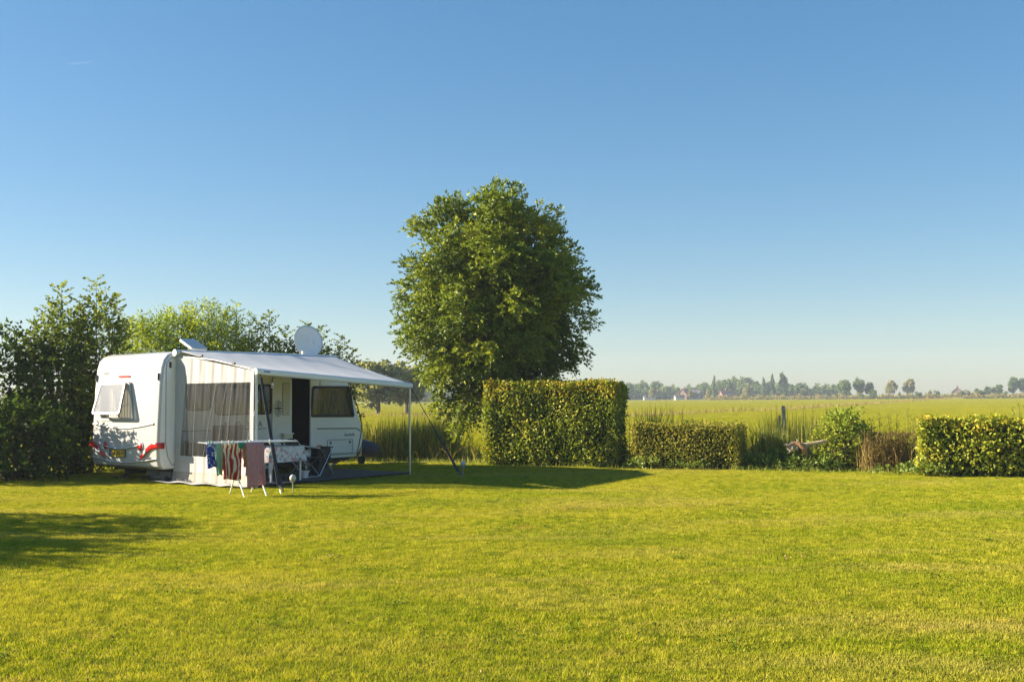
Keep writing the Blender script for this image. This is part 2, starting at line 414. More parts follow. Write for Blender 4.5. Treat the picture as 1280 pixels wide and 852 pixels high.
# one ground sheet reaching the horizon, with the ditch as real relief
tt = [-3000, -60, -10, 0, 1.0, 2.6, 3.5, 5.2, 6.0, 9, 40, 150, 500, 3000]
zz = [0, 0, 0, 0, 0, -.08, -.65, -.65, -.05, 0, 0, 0, 0, 0]
xs = [-3000, -400, -60, -20, 0, 20, 60, 400, 3000]
mb = MB()
mb.add([(x, t, z) for t, z in zip(tt, zz) for x in xs],
       [(j * 9 + i, j * 9 + i + 1, j * 9 + 10 + i, j * 9 + 9 + i) for j in range(len(tt) - 1) for i in range(8)])
gr = mb.build('ground', 'thatch', smooth=0, loc=LO, rot=(0, 0, BETA))
gr.data.materials.append(M['bank']); gr.data.materials.append(M['meadow'])
for p in gr.data.polygons:
    t = p.center.y
    p.material_index = 0 if t < 1.0 else (1 if t < 7 else 2)
tag(gr, 'flat ground under the lawn and the meadow', None, kind='structure')
wt = MB().box(-120, 120, 3.0, 5.6, -.75, -.42).build('ditch_water', 'water', smooth=0, loc=LO, rot=(0, 0, BETA))
tag(wt, 'still dark water in the ditch behind the reeds', None, kind='structure')

# ---- grass: tiles of real blades, tiled with geometry nodes
def blade_tiles(K, n, h0, h1, wd, clumps):
    V = []; T = []; I = []
    for k in range(K):
        c = RNG.uniform(-.5, .5, (clumps, 2)); ct = RNG.uniform(0, 1, clumps); ch = RNG.uniform(.7, 1.25, clumps)
        p = RNG.uniform(-.5, .5, (n, 2))
        idx = np.argmin(((p[:, None, :] - c[None]) ** 2).sum(-1), 1)
        h = RNG.uniform(h0, h1, n) * ch[idx]
        a = RNG.uniform(0, 2 * np.pi, n); lean = RNG.uniform(.1, .9, n) * h
        la = a + RNG.normal(0, 1.2, n)
        b = np.stack([p[:, 0], p[:, 1], np.zeros(n)], 1)
        s = np.stack([np.cos(a), np.sin(a), np.zeros(n)], 1) * wd * RNG.uniform(.6, 1.3, n)[:, None]
        tip = b + np.stack([np.cos(la) * lean, np.sin(la) * lean, h], 1)
        V.append(np.stack([b - s / 2, b + s / 2, tip], 1).reshape(-1, 3))
        t = np.clip(.22 + .5 * ct[idx] + RNG.normal(0, .22, n), 0, 1); dead = RNG.random(n) < .07; t[dead] = RNG.uniform(.85, 1, dead.sum())
        T.append(np.repeat(t, 3)); I.append(np.full(n * 3, k))
    V = np.concatenate(V); return V, np.arange(len(V)).reshape(-1, 3), np.concatenate(T), np.concatenate(I)
def tile_field(name, tiles, K, mat, centre, nx, ny, step, scale, seed):
    V, F, T, I = tiles
    o = npmesh(name, V, F, mat, None, T, ('tile', I))
    g = bpy.data.node_groups.new(name + '_nodes', 'GeometryNodeTree')
    g.interface.new_socket('Geometry', in_out='INPUT', socket_type='NodeSocketGeometry')
    g.interface.new_socket('Geometry', in_out='OUTPUT', socket_type='NodeSocketGeometry')
    gi = g.nodes.new('NodeGroupInput'); go = g.nodes.new('NodeGroupOutput')
    na = g.nodes.new('GeometryNodeInputNamedAttribute'); na.data_type = 'INT'; na.inputs['Name'].default_value = 'tile'
    jn = g.nodes.new('GeometryNodeJoinGeometry')
    for k in range(K):
        cp = g.nodes.new('FunctionNodeCompare'); cp.data_type = 'INT'; cp.operation = 'EQUAL'
        ins = [s for s in cp.inputs if s.enabled]
        g.links.new([s for s in na.outputs if s.enabled][0], ins[0]); ins[1].default_value = k
        sp = g.nodes.new('GeometryNodeSeparateGeometry'); sp.domain = 'POINT'
        g.links.new(gi.outputs[0], sp.inputs['Geometry']); g.links.new(cp.outputs[0], sp.inputs['Selection'])
        ti = g.nodes.new('GeometryNodeGeometryToInstance'); g.links.new(sp.outputs[0], ti.inputs[0]); g.links.new(ti.outputs[0], jn.inputs[0])
    gd = g.nodes.new('GeometryNodeMeshGrid')
    gd.inputs['Size X'].default_value = (nx - 1) * step; gd.inputs['Size Y'].default_value = (ny - 1) * step
    gd.inputs['Vertices X'].default_value = nx; gd.inputs['Vertices Y'].default_value = ny
    ip = g.nodes.new('GeometryNodeInstanceOnPoints'); ip.inputs['Pick Instance'].default_value = True
    g.links.new(gd.outputs[0], ip.inputs['Points']); g.links.new(jn.outputs[0], ip.inputs['Instance'])
    rv = g.nodes.new('FunctionNodeRandomValue'); rv.data_type = 'INT'
    en = [s for s in rv.inputs if s.enabled]; en[0].default_value = 0; en[1].default_value = K - 1
    [s for s in rv.inputs if s.name == 'Seed'][0].default_value = seed
    g.links.new([s for s in rv.outputs if s.enabled][0], ip.inputs['Instance Index'])
    r2 = g.nodes.new('FunctionNodeRandomValue'); r2.data_type = 'INT'
    en = [s for s in r2.inputs if s.enabled]; en[0].default_value = 0; en[1].default_value = 3
    [s for s in r2.inputs if s.name == 'Seed'][0].default_value = seed + 5
    mu = g.nodes.new('ShaderNodeMath'); mu.operation = 'MULTIPLY'; mu.inputs[1].default_value = math.pi / 2
    g.links.new([s for s in r2.outputs if s.enabled][0], mu.inputs[0])
    cx = g.nodes.new('ShaderNodeCombineXYZ'); g.links.new(mu.outputs[0], cx.inputs[2]); g.links.new(cx.outputs[0], ip.inputs['Rotation'])
    ip.inputs['Scale'].default_value = (scale, scale, scale)
    g.links.new(ip.outputs[0], go.inputs[0])
    md = o.modifiers.new('tiles', 'NODES'); md.node_group = g
    o.location = centre; o.rotation_euler = (0, 0, BETA)
    return o
def grassmat(name, stops, patches, transl=.35):
    """blade colour from tint, then broad worn / yellow patches by place on the ground"""
    m = leafmat(name, stops, transl, .8, .06, 1.15)
    nt = m.node_tree; b = nt.nodes['Principled BSDF']
    src = b.inputs['Base Color'].links[0].from_socket
    ml = [n for n in nt.nodes if n.type == 'MIX'][0]
    g = _n(nt, 'ShaderNodeNewGeometry'); colour = src
    for (sc, lo, hi, amt, col, st) in patches:
        mp = _n(nt, 'ShaderNodeMapping'); mp.inputs['Scale'].default_value = st; mp.inputs['Location'].default_value = (sc * 7, sc * 3, 0)
        nt.links.new(g.outputs['Position'], mp.inputs[0])
        t = _n(nt, 'ShaderNodeTexNoise'); t.inputs['Scale'].default_value = sc; t.inputs['Detail'].default_value = 5; t.inputs['Roughness'].default_value = .6
        nt.links.new(mp.outputs[0], t.inputs['Vector'])
        r = _n(nt, 'ShaderNodeMapRange'); r.inputs[1].default_value = lo; r.inputs[2].default_value = hi; r.inputs[4].default_value = amt
        nt.links.new(t.outputs['Fac'], r.inputs[0])
        mx = _n(nt, 'ShaderNodeMix', data_type='RGBA'); mx.inputs[7].default_value = (*col, 1)
        nt.links.new(r.outputs[0], mx.inputs[0]); nt.links.new(colour, mx.inputs[6]); colour = mx.outputs[2]
    nt.links.new(colour, b.inputs['Base Color']); nt.links.new(colour, ml.inputs[6])
    return m
M['lawn'] = grassmat('lawn', [(0, (.045, .07, .002)), (.4, (.155, .188, .004)), (.75, (.27, .265, .014)), (1, (.38, .31, .07))],
                     [(.45, .44, .66, .65, (.50, .45, .05), (1, 1.6, 1)), (.55, .51, .67, .65, (.52, .43, .12), (.35, 1.5, 1)), (.16, .5, .66, .45, (.17, .26, .006), (1, 1.4, 1)), (1.7, .62, .74, .6, (.5, .3, .12), (1, 1.3, 1)), (.3, .5, .68, .5, (.22, .30, .006), (1, 1, 1)), (6.0, .48, .66, .6, (.12, .165, .006), (1, 1, 1))])
M['pasture'] = grassmat('pasture', [(0, (.10, .12, .003)), (.5, (.16, .17, .005)), (1, (.24, .21, .018))],
                        [(.05, .45, .65, .5, (.36, .33, .04), (1, 3, 1))])
tiles = blade_tiles(5, 9500, .012, .031, .0052, 110)
o = tile_field('lawn_grass', tiles, 5, 'lawn', line_pt(0, -12.1), 44, 26, 1.0, 1.0, 3)
tag(o, 'short mown yellow-green lawn grass', 'grass', kind='stuff')
o = tile_field('meadow_grass', blade_tiles(4, 6500, .02, .05, .006, 60), 4, 'pasture', line_pt(70, 172, 0), 110, 84, 3.97, 4.0, 9)
tag(o, 'bright meadow grass beyond the ditch', 'grass', kind='stuff')
# a few crumbs of bare earth and fallen leaves on the lawn
M['litter'] = leafmat('litter', [(0, (.07, .045, .02)), (1, (.2, .11, .05))], .1)
LV = Leaves()
for (px, py, nn, sp) in ((845, 632, 90, .55), (716, 638, 70, .3), (790, 655, 30, .5), (818, 611, 40, .16), (1160, 628, 30, .6), (420, 700, 25, .25), (980, 700, 14, .1), (690, 640, 40, .3)):
    c = on_ground(px, py); P = np.array(c)[None] + RNG.normal(0, 1, (nn, 3)) * np.array([sp, sp * .5, 0]); P[:, 2] = RNG.uniform(.025, .05, nn)
    LV.add(P, rdir(nn), unit(rdir(nn) + [0, 0, 1.5]), RNG.uniform(.012, .035, nn), RNG.uniform(.01, .022, nn), RNG.random(nn))
P = np.stack([RNG.uniform(-9, 10, 420), RNG.uniform(5, 22, 420), RNG.uniform(.025, .045, 420)], 1)
LV.add(P, rdir(420), unit(rdir(420) + [0, 0, 1.5]), RNG.uniform(.012, .035, 420), RNG.uniform(.01, .02, 420), RNG.random(420))
o = LV.build('leaf_litter', 'litter'); tag(o, 'scattered dry brown leaves and crumbs on the lawn', 'leaf litter', kind='stuff')

# clover and broad weeds in the turf
M['clover'] = leafmat('clover', [(0, (.04, .07, .006)), (1, (.12, .16, .014))], .3, .6, .1)
LV = Leaves()
for k in range(420):
    c = np.array([random.uniform(-10, 11), random.uniform(4.5, 20), 0]); nn = random.randint(14, 60); sp = random.uniform(.04, .22)
    P = c + RNG.normal(0, 1, (nn, 3)) * np.array([sp, sp, 0]); P[:, 2] = RNG.uniform(.014, .034, nn)
    LV.add(P, rdir(nn), unit(rdir(nn) * .5 + [0, 0, 1]), RNG.uniform(.012, .026, nn), RNG.uniform(.012, .022, nn), RNG.random(nn))
o = LV.build('clover_patches', 'clover'); tag(o, 'dark green clover and small weeds growing in the lawn', 'clover', kind='stuff')

# ---- long grass, reeds and sedge
def blades(P, H, Wd, lean, tint, seg=3, droop=.5, dirs=None):
    """upright bending blades: (seg) quads then a tip. returns verts, quads, tint"""
    n = len(P); a = RNG.uniform(0, 2 * np.pi, n); s = np.stack([np.cos(a), np.sin(a), 0 * a], 1)
    la = RNG.uniform(0, 2 * np.pi, n) if dirs is None else dirs; ld_ = np.stack([np.cos(la), np.sin(la), 0 * la], 1)
    H = np.broadcast_to(H, (n,)); Wd = np.broadcast_to(Wd, (n,)); lean = np.broadcast_to(lean, (n,))
    V = []
    for k in range(seg + 1):
        f = k / seg; w_ = Wd * (1 - .9 * f ** 2) * .5
        c = P + ld_ * (lean * H * f ** 1.8)[:, None]; c = c + np.array([0, 0, 1.0]) * (H * (f - droop * lean * f ** 3))[:, None]
        V += [c - s * w_[:, None], c + s * w_[:, None]]
    V = np.stack(V, 1).reshape(-1, 3); m = 2 * (seg + 1); b = np.arange(n)[:, None] * m
    F = np.concatenate([b + np.array([[2 * k, 2 * k + 1, 2 * k + 3, 2 * k + 2]]) for k in range(seg)], 0)
    return V, F, np.repeat(np.clip(tint, 0, 1), m)
M['reed'] = leafmat('reed', [(0, (.04, .065, .008)), (.45, (.11, .13, .02)), (.75, (.25, .21, .06)), (1, (.20, .12, .04))], .35, .55)
M['sedge'] = leafmat('sedge', [(0, (.09, .10, .02)), (.5, (.16, .14, .035)), (1, (.17, .115, .04))], .3, .7)
M['edgegrass'] = leafmat('edgegrass', [(0, (.06, .10, .012)), (.6, (.14, .18, .02)), (1, (.3, .25, .08))], .35, .6)
M['cattail'] = pmat('cattail', (.06, .035, .018), .9)
def strip(n, s0, s1, t0, t1, clump=0.0):
    s = RNG.uniform(s0, s1, n); t = RNG.uniform(t0, t1, n)
    if clump:
        cs = RNG.uniform(s0, s1, max(4, int((s1 - s0) * 2.2))); k = RNG.integers(0, len(cs), n); s = cs[k] + RNG.normal(0, clump, n)
    return np.array(LO)[None] + s[:, None] * np.array(E_)[None] + t[:, None] * np.array(N_)[None]
def reed_bed(name, label, n, s0, s1, t0, t1, h, tlo, thi, ncat, wd=.022, gaps=.22):
    P = strip(n, s0, s1, t0, t1, gaps); P[:, 2] = -.25
    H = RNG.normal(h, h * .16, n).clip(h * .4, h * 1.5) + .25
    V, F, T = blades(P, H, RNG.uniform(.6, 1.3, n) * wd, RNG.uniform(.02, .42, n) ** 1.3, RNG.uniform(tlo, thi, n), 4, .7)
    n2 = n // 2; P2 = strip(n2, s0, s1, t0 - .2, t1); P2[:, 2] = -.2
    V2, F2, T2 = blades(P2, RNG.uniform(.35, .8, n2) + .2, .02, RNG.uniform(.2, .8, n2), RNG.uniform(tlo, 1, n2), 4, .6)
    o = npmesh(name, np.concatenate([V, V2]), np.concatenate([F, F2 + len(V)]), 'reed', None, np.concatenate([T, T2]))
    tag(o, label, 'reeds', kind='stuff')
    return o
reed_bed('reed_bed', 'tall green and straw reeds behind the awning pole', 2600, -6.5, -.2, 1.2, 3.2, 1.0, .1, .95, 0)
reed_bed('reed_bed', 'tall reeds and bulrush leaves around the fence post', 1300, 4.9, 7.3, 1.0, 3.0, 1.05, 0, .8, 0, .024)
reed_bed('reed_bed', 'narrow clump of upright reeds between two clipped hedges', 300, 2.6, 3.3, 1.0, 2.4, 1.25, 0, .7, 0, .026)
reed_bed('reed_bed', 'thin reeds behind the dry plants', 260, 7.2, 9.6, 1.4, 3.2, .95, .3, .95, 0)
reed_bed('reed_bed', 'low reeds hidden behind the hedges along the water', 1300, -.2, 16, 2.2, 3.2, .62, .1, .9, 0)
# rough grass at the foot of the hedges
n = 5200; P = strip(n, -9, 13, -.1, 1.1); V, F, T = blades(P, RNG.uniform(.05, .2, n), .008, RNG.uniform(.1, .7, n), RNG.random(n), 2)
o = npmesh('rough_grass', V, F, 'edgegrass', None, T); tag(o, 'uncut rough grass at the foot of the hedges', 'grass', kind='stuff')
# brown sedge lines across the meadow
poly = [(-60, 118), (-20, 101), (-6, 85), (9, 79), (19.4, 99), (27, 108), (39, 134), (55, 167), (71, 200), (117, 296), (160, 380)]
PP = []
for (x0, y0), (x1, y1) in zip(poly, poly[1:]):
    L = math.hypot(x1 - x0, y1 - y0); k = int(L * 26); u = RNG.random(k)
    PP.append(np.stack([x0 + (x1 - x0) * u + RNG.normal(0, .45, k), y0 + (y1 - y0) * u + RNG.normal(0, .45, k), np.zeros(k)], 1))
P = np.concatenate(PP); n = len(P)
V, F, T = blades(P, RNG.uniform(.25, .75, n), RNG.uniform(.03, .07, n), RNG.uniform(.1, .5, n), RNG.uniform(.3, 1, n), 2)
o = npmesh('sedge_line', V, F, 'sedge', None, T); tag(o, 'brown sedge growing along the field ditch', 'sedge', kind='stuff')

# ================================================================== VEGETATION
M['beech'] = leafmat('beech', [(0, (.045, .07, .006)), (.4, (.115, .148, .012)), (.75, (.215, .21, .020)), (1, (.31, .21, .025))], .26, .55, .22)
M['privet'] = leafmat('privet', [(0, (.07, .08, .012)), (.5, (.14, .145, .020)), (.85, (.22, .185, .03)), (1, (.27, .18, .04))], .32, .55, .22)
M['ash'] = leafmat('ash', [(0, (.026, .048, .005)), (.5, (.092, .125, .010)), (1, (.23, .235, .018))], .24, .5, .25)
M['hornbeam'] = leafmat('hornbeam', [(0, (.03, .05, .008)), (.5, (.075, .10, .013)), (1, (.17, .19, .022))], .35, .6, .15)
M['hazel'] = leafmat('hazel', [(0, (.018, .034, .006)), (.5, (.036, .06, .009)), (1, (.085, .115, .016))], .3, .6, .15)
M['limeleaf'] = leafmat('limeleaf', [(0, (.055, .095, .006)), (.5, (.125, .17, .01)), (1, (.22, .245, .016))], .4, .5, .3)
M['bramble'] = leafmat('bramble', [(0, (.05, .09, .012)), (.5, (.12, .16, .02)), (.85, (.22, .21, .025)), (1, (.24, .15, .04))], .3, .6, .15)
M['nettle'] = leafmat('nettle', [(0, (.04, .07, .010)), (.6, (.10, .135, .02)), (1, (.17, .19, .04))], .3, .5, .3)
M['drydock'] = leafmat('drydock', [(0, (.045, .03, .014)), (.5, (.10, .07, .028)), (1, (.2, .16, .05))], .2, .8, .1)
M['willowgrey'] = leafmat('willowgrey', [(0, (.07, .085, .03)), (.5, (.14, .15, .05)), (1, (.23, .22, .09))], .3, .6, .2)
M['fartree'] = leafmat('fartree', [(0, (.03, .055, .016)), (.5, (.07, .105, .028)), (1, (.15, .18, .04))], .2, .7, .1)
M['farlight'] = leafmat('farlight', [(0, (.09, .10, .035)), (.5, (.17, .16, .06)), (1, (.25, .2, .09))], .2, .7, .1)

def hedge(name, label, p0, p1, depth, height, leaf, mat, dens, tmean=.42, top_bonus=.25, group=None, wob=.05, gap=.0):
    """clipped hedge; p0-p1 is the front foot line"""
    p0, p1 = Vector((p0[0], p0[1], 0)), Vector((p1[0], p1[1], 0)); L = (p1 - p0).length; rz = math.atan2(p1.y - p0.y, p1.x - p0.x)
    t = thing(name, label, 'hedge', p0, rz, group)
    LV = Leaves()
    def face(n, o, u, v, nrm, lu, lv, is_top=False):
        a = RNG.random(n) * lu; b = RNG.random(n) * lv
        o, u, v, nrm = map(np.array, (o, u, v, nrm))
        d = RNG.exponential(.05, n).clip(0, .2)
        bul = wob * (np.sin(a * 5.1 + b * 2.3) + np.sin(a * 2.2 - b * 4.7 + 1)) * .5 + RNG.normal(0, .025, n)
        P = o + u * a[:, None] + v * b[:, None] - nrm * (d - bul)[:, None]
        if not is_top:   # rounded shoulders and a slightly ragged foot
            sh = np.clip((P[:, 2] - (height - .12)) / .12, 0, 1); P -= nrm * (sh ** 2 * .07)[:, None]
            ft = np.clip((.22 - P[:, 2]) / .22, 0, 1); P -= nrm * (ft * .10)[:, None]
        N = unit(nrm * .55 + np.array([0, 0, .3]) + RNG.normal(0, .75, (n, 3)))
        D = unit(np.array([0, 0, -.35]) + nrm * .35 + RNG.normal(0, .7, (n, 3)))
        sz = RNG.uniform(.7, 1.25, n)
        patch = .13 * np.sin(a * 3.3 + 1) * np.sin(b * 4.1 + a)
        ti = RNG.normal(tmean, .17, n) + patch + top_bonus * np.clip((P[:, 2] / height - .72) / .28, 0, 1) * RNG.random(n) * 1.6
        keep = RNG.random(n) > gap * (P[:, 2] < height * .35)
        LV.add(P[keep], D[keep], N[keep], leaf * sz[keep], leaf * .68 * sz[keep], ti[keep])
    X, Y, Z = (1., 0, 0), (0, 1., 0), (0, 0, 1.)
    face(int(dens * L * height), (0, 0, .04), X, Z, (0, -1., 0), L, height - .04)
    face(int(dens * L * height * .5), (0, depth, .04), X, Z, (0, 1., 0), L, height - .04)
    face(int(dens * L * depth * .9), (0, 0, height), X, Y, (0, 0, 1.), L, depth, True)
    face(int(dens * depth * height), (0, 0, .04), Y, Z, (-1., 0, 0), depth, height - .04)
    face(int(dens * depth * height), (L, 0, .04), Y, Z, (1., 0, 0), depth, height - .04)
    # loose shoots on the top
    n = int(L * 26); B = np.stack([RNG.random(n) * L, RNG.random(n) * depth, np.full(n, height - .03)], 1)
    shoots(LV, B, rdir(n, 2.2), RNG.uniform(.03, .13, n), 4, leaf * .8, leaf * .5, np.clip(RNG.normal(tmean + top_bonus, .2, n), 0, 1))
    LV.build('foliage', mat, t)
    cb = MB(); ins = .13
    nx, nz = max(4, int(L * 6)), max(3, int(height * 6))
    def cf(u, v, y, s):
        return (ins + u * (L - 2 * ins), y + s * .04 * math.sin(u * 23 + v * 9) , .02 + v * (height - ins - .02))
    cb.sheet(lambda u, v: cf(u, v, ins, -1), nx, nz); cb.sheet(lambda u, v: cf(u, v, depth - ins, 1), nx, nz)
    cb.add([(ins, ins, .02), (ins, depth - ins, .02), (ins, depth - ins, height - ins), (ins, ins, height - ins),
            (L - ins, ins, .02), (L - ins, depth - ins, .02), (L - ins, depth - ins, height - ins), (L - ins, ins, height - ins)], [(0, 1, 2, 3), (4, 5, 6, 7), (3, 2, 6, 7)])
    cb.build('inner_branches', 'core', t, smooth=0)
    st = MB()
    for k in range(int(L * 5)):
        x = random.uniform(.1, L - .1); y = random.uniform(.1, depth * .5)
        st.tube([(x, y, 0), (x + random.uniform(-.05, .05), y, .25), (x + random.uniform(-.12, .12), y + .05, .55)], [.016, .013, .009], 5)
    tag(st.build('stems', 'bark', t), None, None, kind='stuff')
    return t

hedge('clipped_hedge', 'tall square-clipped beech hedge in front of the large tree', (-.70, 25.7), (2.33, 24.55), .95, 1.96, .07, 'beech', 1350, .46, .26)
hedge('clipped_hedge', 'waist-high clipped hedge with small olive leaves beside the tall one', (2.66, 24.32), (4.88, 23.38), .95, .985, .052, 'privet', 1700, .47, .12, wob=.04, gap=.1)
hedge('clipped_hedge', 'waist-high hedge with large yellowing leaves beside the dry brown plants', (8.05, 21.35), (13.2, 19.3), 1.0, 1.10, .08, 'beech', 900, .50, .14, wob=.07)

def shrub(name, label, cat, base, lobes, per, leafL, leafW, mat, nl=8, slen=.35, up=.35, leaders=(), tmean=.45, stems=5, barkm='bark', inner=.5, group=None, lead_r=.42):
    """lobes: (dx,dy,z,rx,ry,rz,weight) relative to base; leaders: upright shoots (dx,dy,z0,z1,spread)"""
    t = thing(name, label, cat, base, 0, group); LV = Leaves(); tw = MB()
    for (x, y, z, rx, ry, rz, wgt) in lobes:
        n = int(per * wgt * (rx * ry + rx * rz + ry * rz) * 2)
        P, d = ellipsoid_shell(n, (x, y, z), (rx, ry, rz), inner)
        k = P[:, 2] > .06; P, d = P[k], d[k]; n = len(P)
        ti = tmean + RNG.normal(0, .1) + .12 * np.sin(P[:, 0] * 2.9 + P[:, 2] * 3.7)
        shoots(LV, P, d + rdir(n, up) * .9, RNG.uniform(.6, 1.2, n) * slen, nl, leafL, leafW, ti)
        for _ in range(stems):
            q = Vector((x + random.uniform(-.6, .6) * rx, y + random.uniform(-.6, .6) * ry, z + random.uniform(-.2, .6) * rz))
            limb(tw, (random.uniform(-.25, .25) + x * .3, random.uniform(-.2, .2) + y * .3, 0), q, .035, .008, .2)
    for (x, y, z0, z1, sp) in leaders:
        L = z1 - z0; m = int(L / .055); fx, fy = random.uniform(-.12, .12), random.uniform(-.08, .08)
        f = np.linspace(0, 1, m); a = np.arange(m) * 2.4 + random.random() * 6
        C = np.stack([x + fx * f * L, y + fy * f * L, z0 + f * L], 1)
        tw.tube([(x, y, max(0, z0 - .8)), tuple(C[m // 2]), tuple(C[-1])], [.018, .01, .003], 4)
        D = np.stack([np.cos(a), np.sin(a), np.full(m, .55)], 1)
        shoots(LV, C, D, sp * (1 - .72 * f) + .05, nl, leafL, leafW, tmean + .15 + RNG.normal(0, .06, m), droop=.05)
    LV.build('foliage', mat, t)
    if tw.v: tag(tw.build('stems', barkm, t), None, None, kind='stuff')
    return t
# --- left: hedge row beside and behind the caravan
shrub('hazel_hedge', 'dark unclipped leafy hedge left of the caravan tail', 'hedge', (-10.3, 22.1, 0),
      [(-1.2, -.5, .75, 1.3, .8, .75, 1), (.35, -.3, .75, 1.0, .7, .78, 1), (-.9, 1.5, 1.9, 1.0, .8, 1.25, 1), (.3, 1.5, 1.8, .9, .7, 1.2, 1), (-2.4, 1.3, 1.9, 1.1, .8, 1.2, 1), (-.3, 1.2, .9, 1.3, .7, .9, 1)],
      85, .10, .075, 'hazel', 7, .36, .3, [(-.5, 1.4, 2.2, 3.1, .5), (.1, 1.5, 2.1, 2.95, .5), (-1.2, 1.4, 2.2, 3.2, .5), (.6, 1.6, 2.0, 2.8, .4), (-.2, -.3, 1.1, 2.0, .35), (-1.1, -.4, 1.1, 2.0, .35)])
shrub('hornbeam_tree', 'tall double-topped hornbeam rising behind the caravan tail', 'tree', (-9.55, 23.9, 0),
      [(-.5, 0, 2.1, .72, .65, 1.6, 1.1), (.4, .1, 2.1, .7, .65, 1.7, 1.1), (-.1, 0, .9, 1.1, .7, .9, 1)],
      85, .095, .06, 'hornbeam', 8, .36, .45,
      [(-.55, 0, 2.5, 4.2, .62), (-.75, .1, 2.3, 3.75, .55), (.3, 0, 2.6, 4.28, .62), (.55, .1, 2.4, 3.95, .5), (-.2, .1, 2.5, 3.9, .5), (.05, -.2, 2.4, 3.6, .5), (-.95, 0, 2, 3.2, .45), (.75, .0, 2, 3.3, .4)], tmean=.5)
shrub('shady_hedge', 'low dark hedge in the shade behind the caravan', 'hedge', (-7.4, 25.6, 0),
      [(-1.9, -.6, .8, 1.2, .6, 1.0, 1), (-.6, 0, .9, 1.2, .7, 1.1, 1), (.8, .5, .9, 1.1, .7, 1.0, 1)], 80, .10, .065, 'hazel', 7, .34, .3)
shrub('bright_shrub', 'yellow-green bushy shrub rising behind the caravan roof', 'shrub', (-8.8, 29.0, 0),
      [(-1.0, 0, 2.4, .9, .9, 1.3, 1), (0, 0, 2.7, 1.0, .9, 1.3, 1), (.9, .1, 2.5, .95, .9, 1.3, 1), (.1, 0, 1.2, 1.7, 1., 1.2, .8), (1.4, .1, 2.0, .5, .7, 1.2, 1), (-.4, 0, 3.1, .8, .7, .75, 1), (.6, 0, 3.2, .9, .7, .85, 1), (-1.3, 0, 2.9, .6, .6, .75, 1)],
      80, .10, .034, 'limeleaf', 9, .40, .9, [(x, random.uniform(-.3, .3), 2.7, z, .36) for x, z in ((-1.5, 3.85), (-1.1, 3.95), (-.6, 4.1), (-.2, 4.05), (.2, 4.2), (.5, 4.3), (.9, 4.15), (1.3, 4.2), (1.6, 3.9))], tmean=.55, stems=7)
shrub('hornbeam_shrub', 'dark hornbeam with separate upright sprays behind the satellite dish', 'shrub', (-5.9, 29.2, 0),
      [(-.8, 0, 1.9, .75, .7, 1.4, 1), (.2, 0, 1.9, .8, .7, 1.4, 1), (1.0, 0, 1.6, .6, .6, 1.3, 1)],
      80, .095, .06, 'hornbeam', 8, .36, .4, [(-1.1, 0, 2.4, 3.75, .5), (-.65, 0, 2.4, 3.95, .55), (-.2, .1, 2.4, 3.5, .5), (.3, 0, 2.3, 3.65, .5), (.75, .1, 2.2, 3.55, .5), (1.15, 0, 2.0, 3.3, .45), (1.45, .1, 1.8, 2.95, .35), (-1.5, 0, 2.2, 3.4, .4)], tmean=.42)
shrub('garden_shrub', 'broad garden shrub standing on the lawn left of the view', 'shrub', (-10.7, 13.5, 0),
      [(0, 0, 1.15, .9, 1.3, 1.2, 1), (0, 1.2, 1.2, .9, 1.1, 1.2, 1), (0, -1.2, 1.15, .9, 1.1, 1.2, 1), (0, -2.1, 1.1, .8, .9, 1.15, 1)], 95, .10, .07, 'hazel', 7, .36, .3)

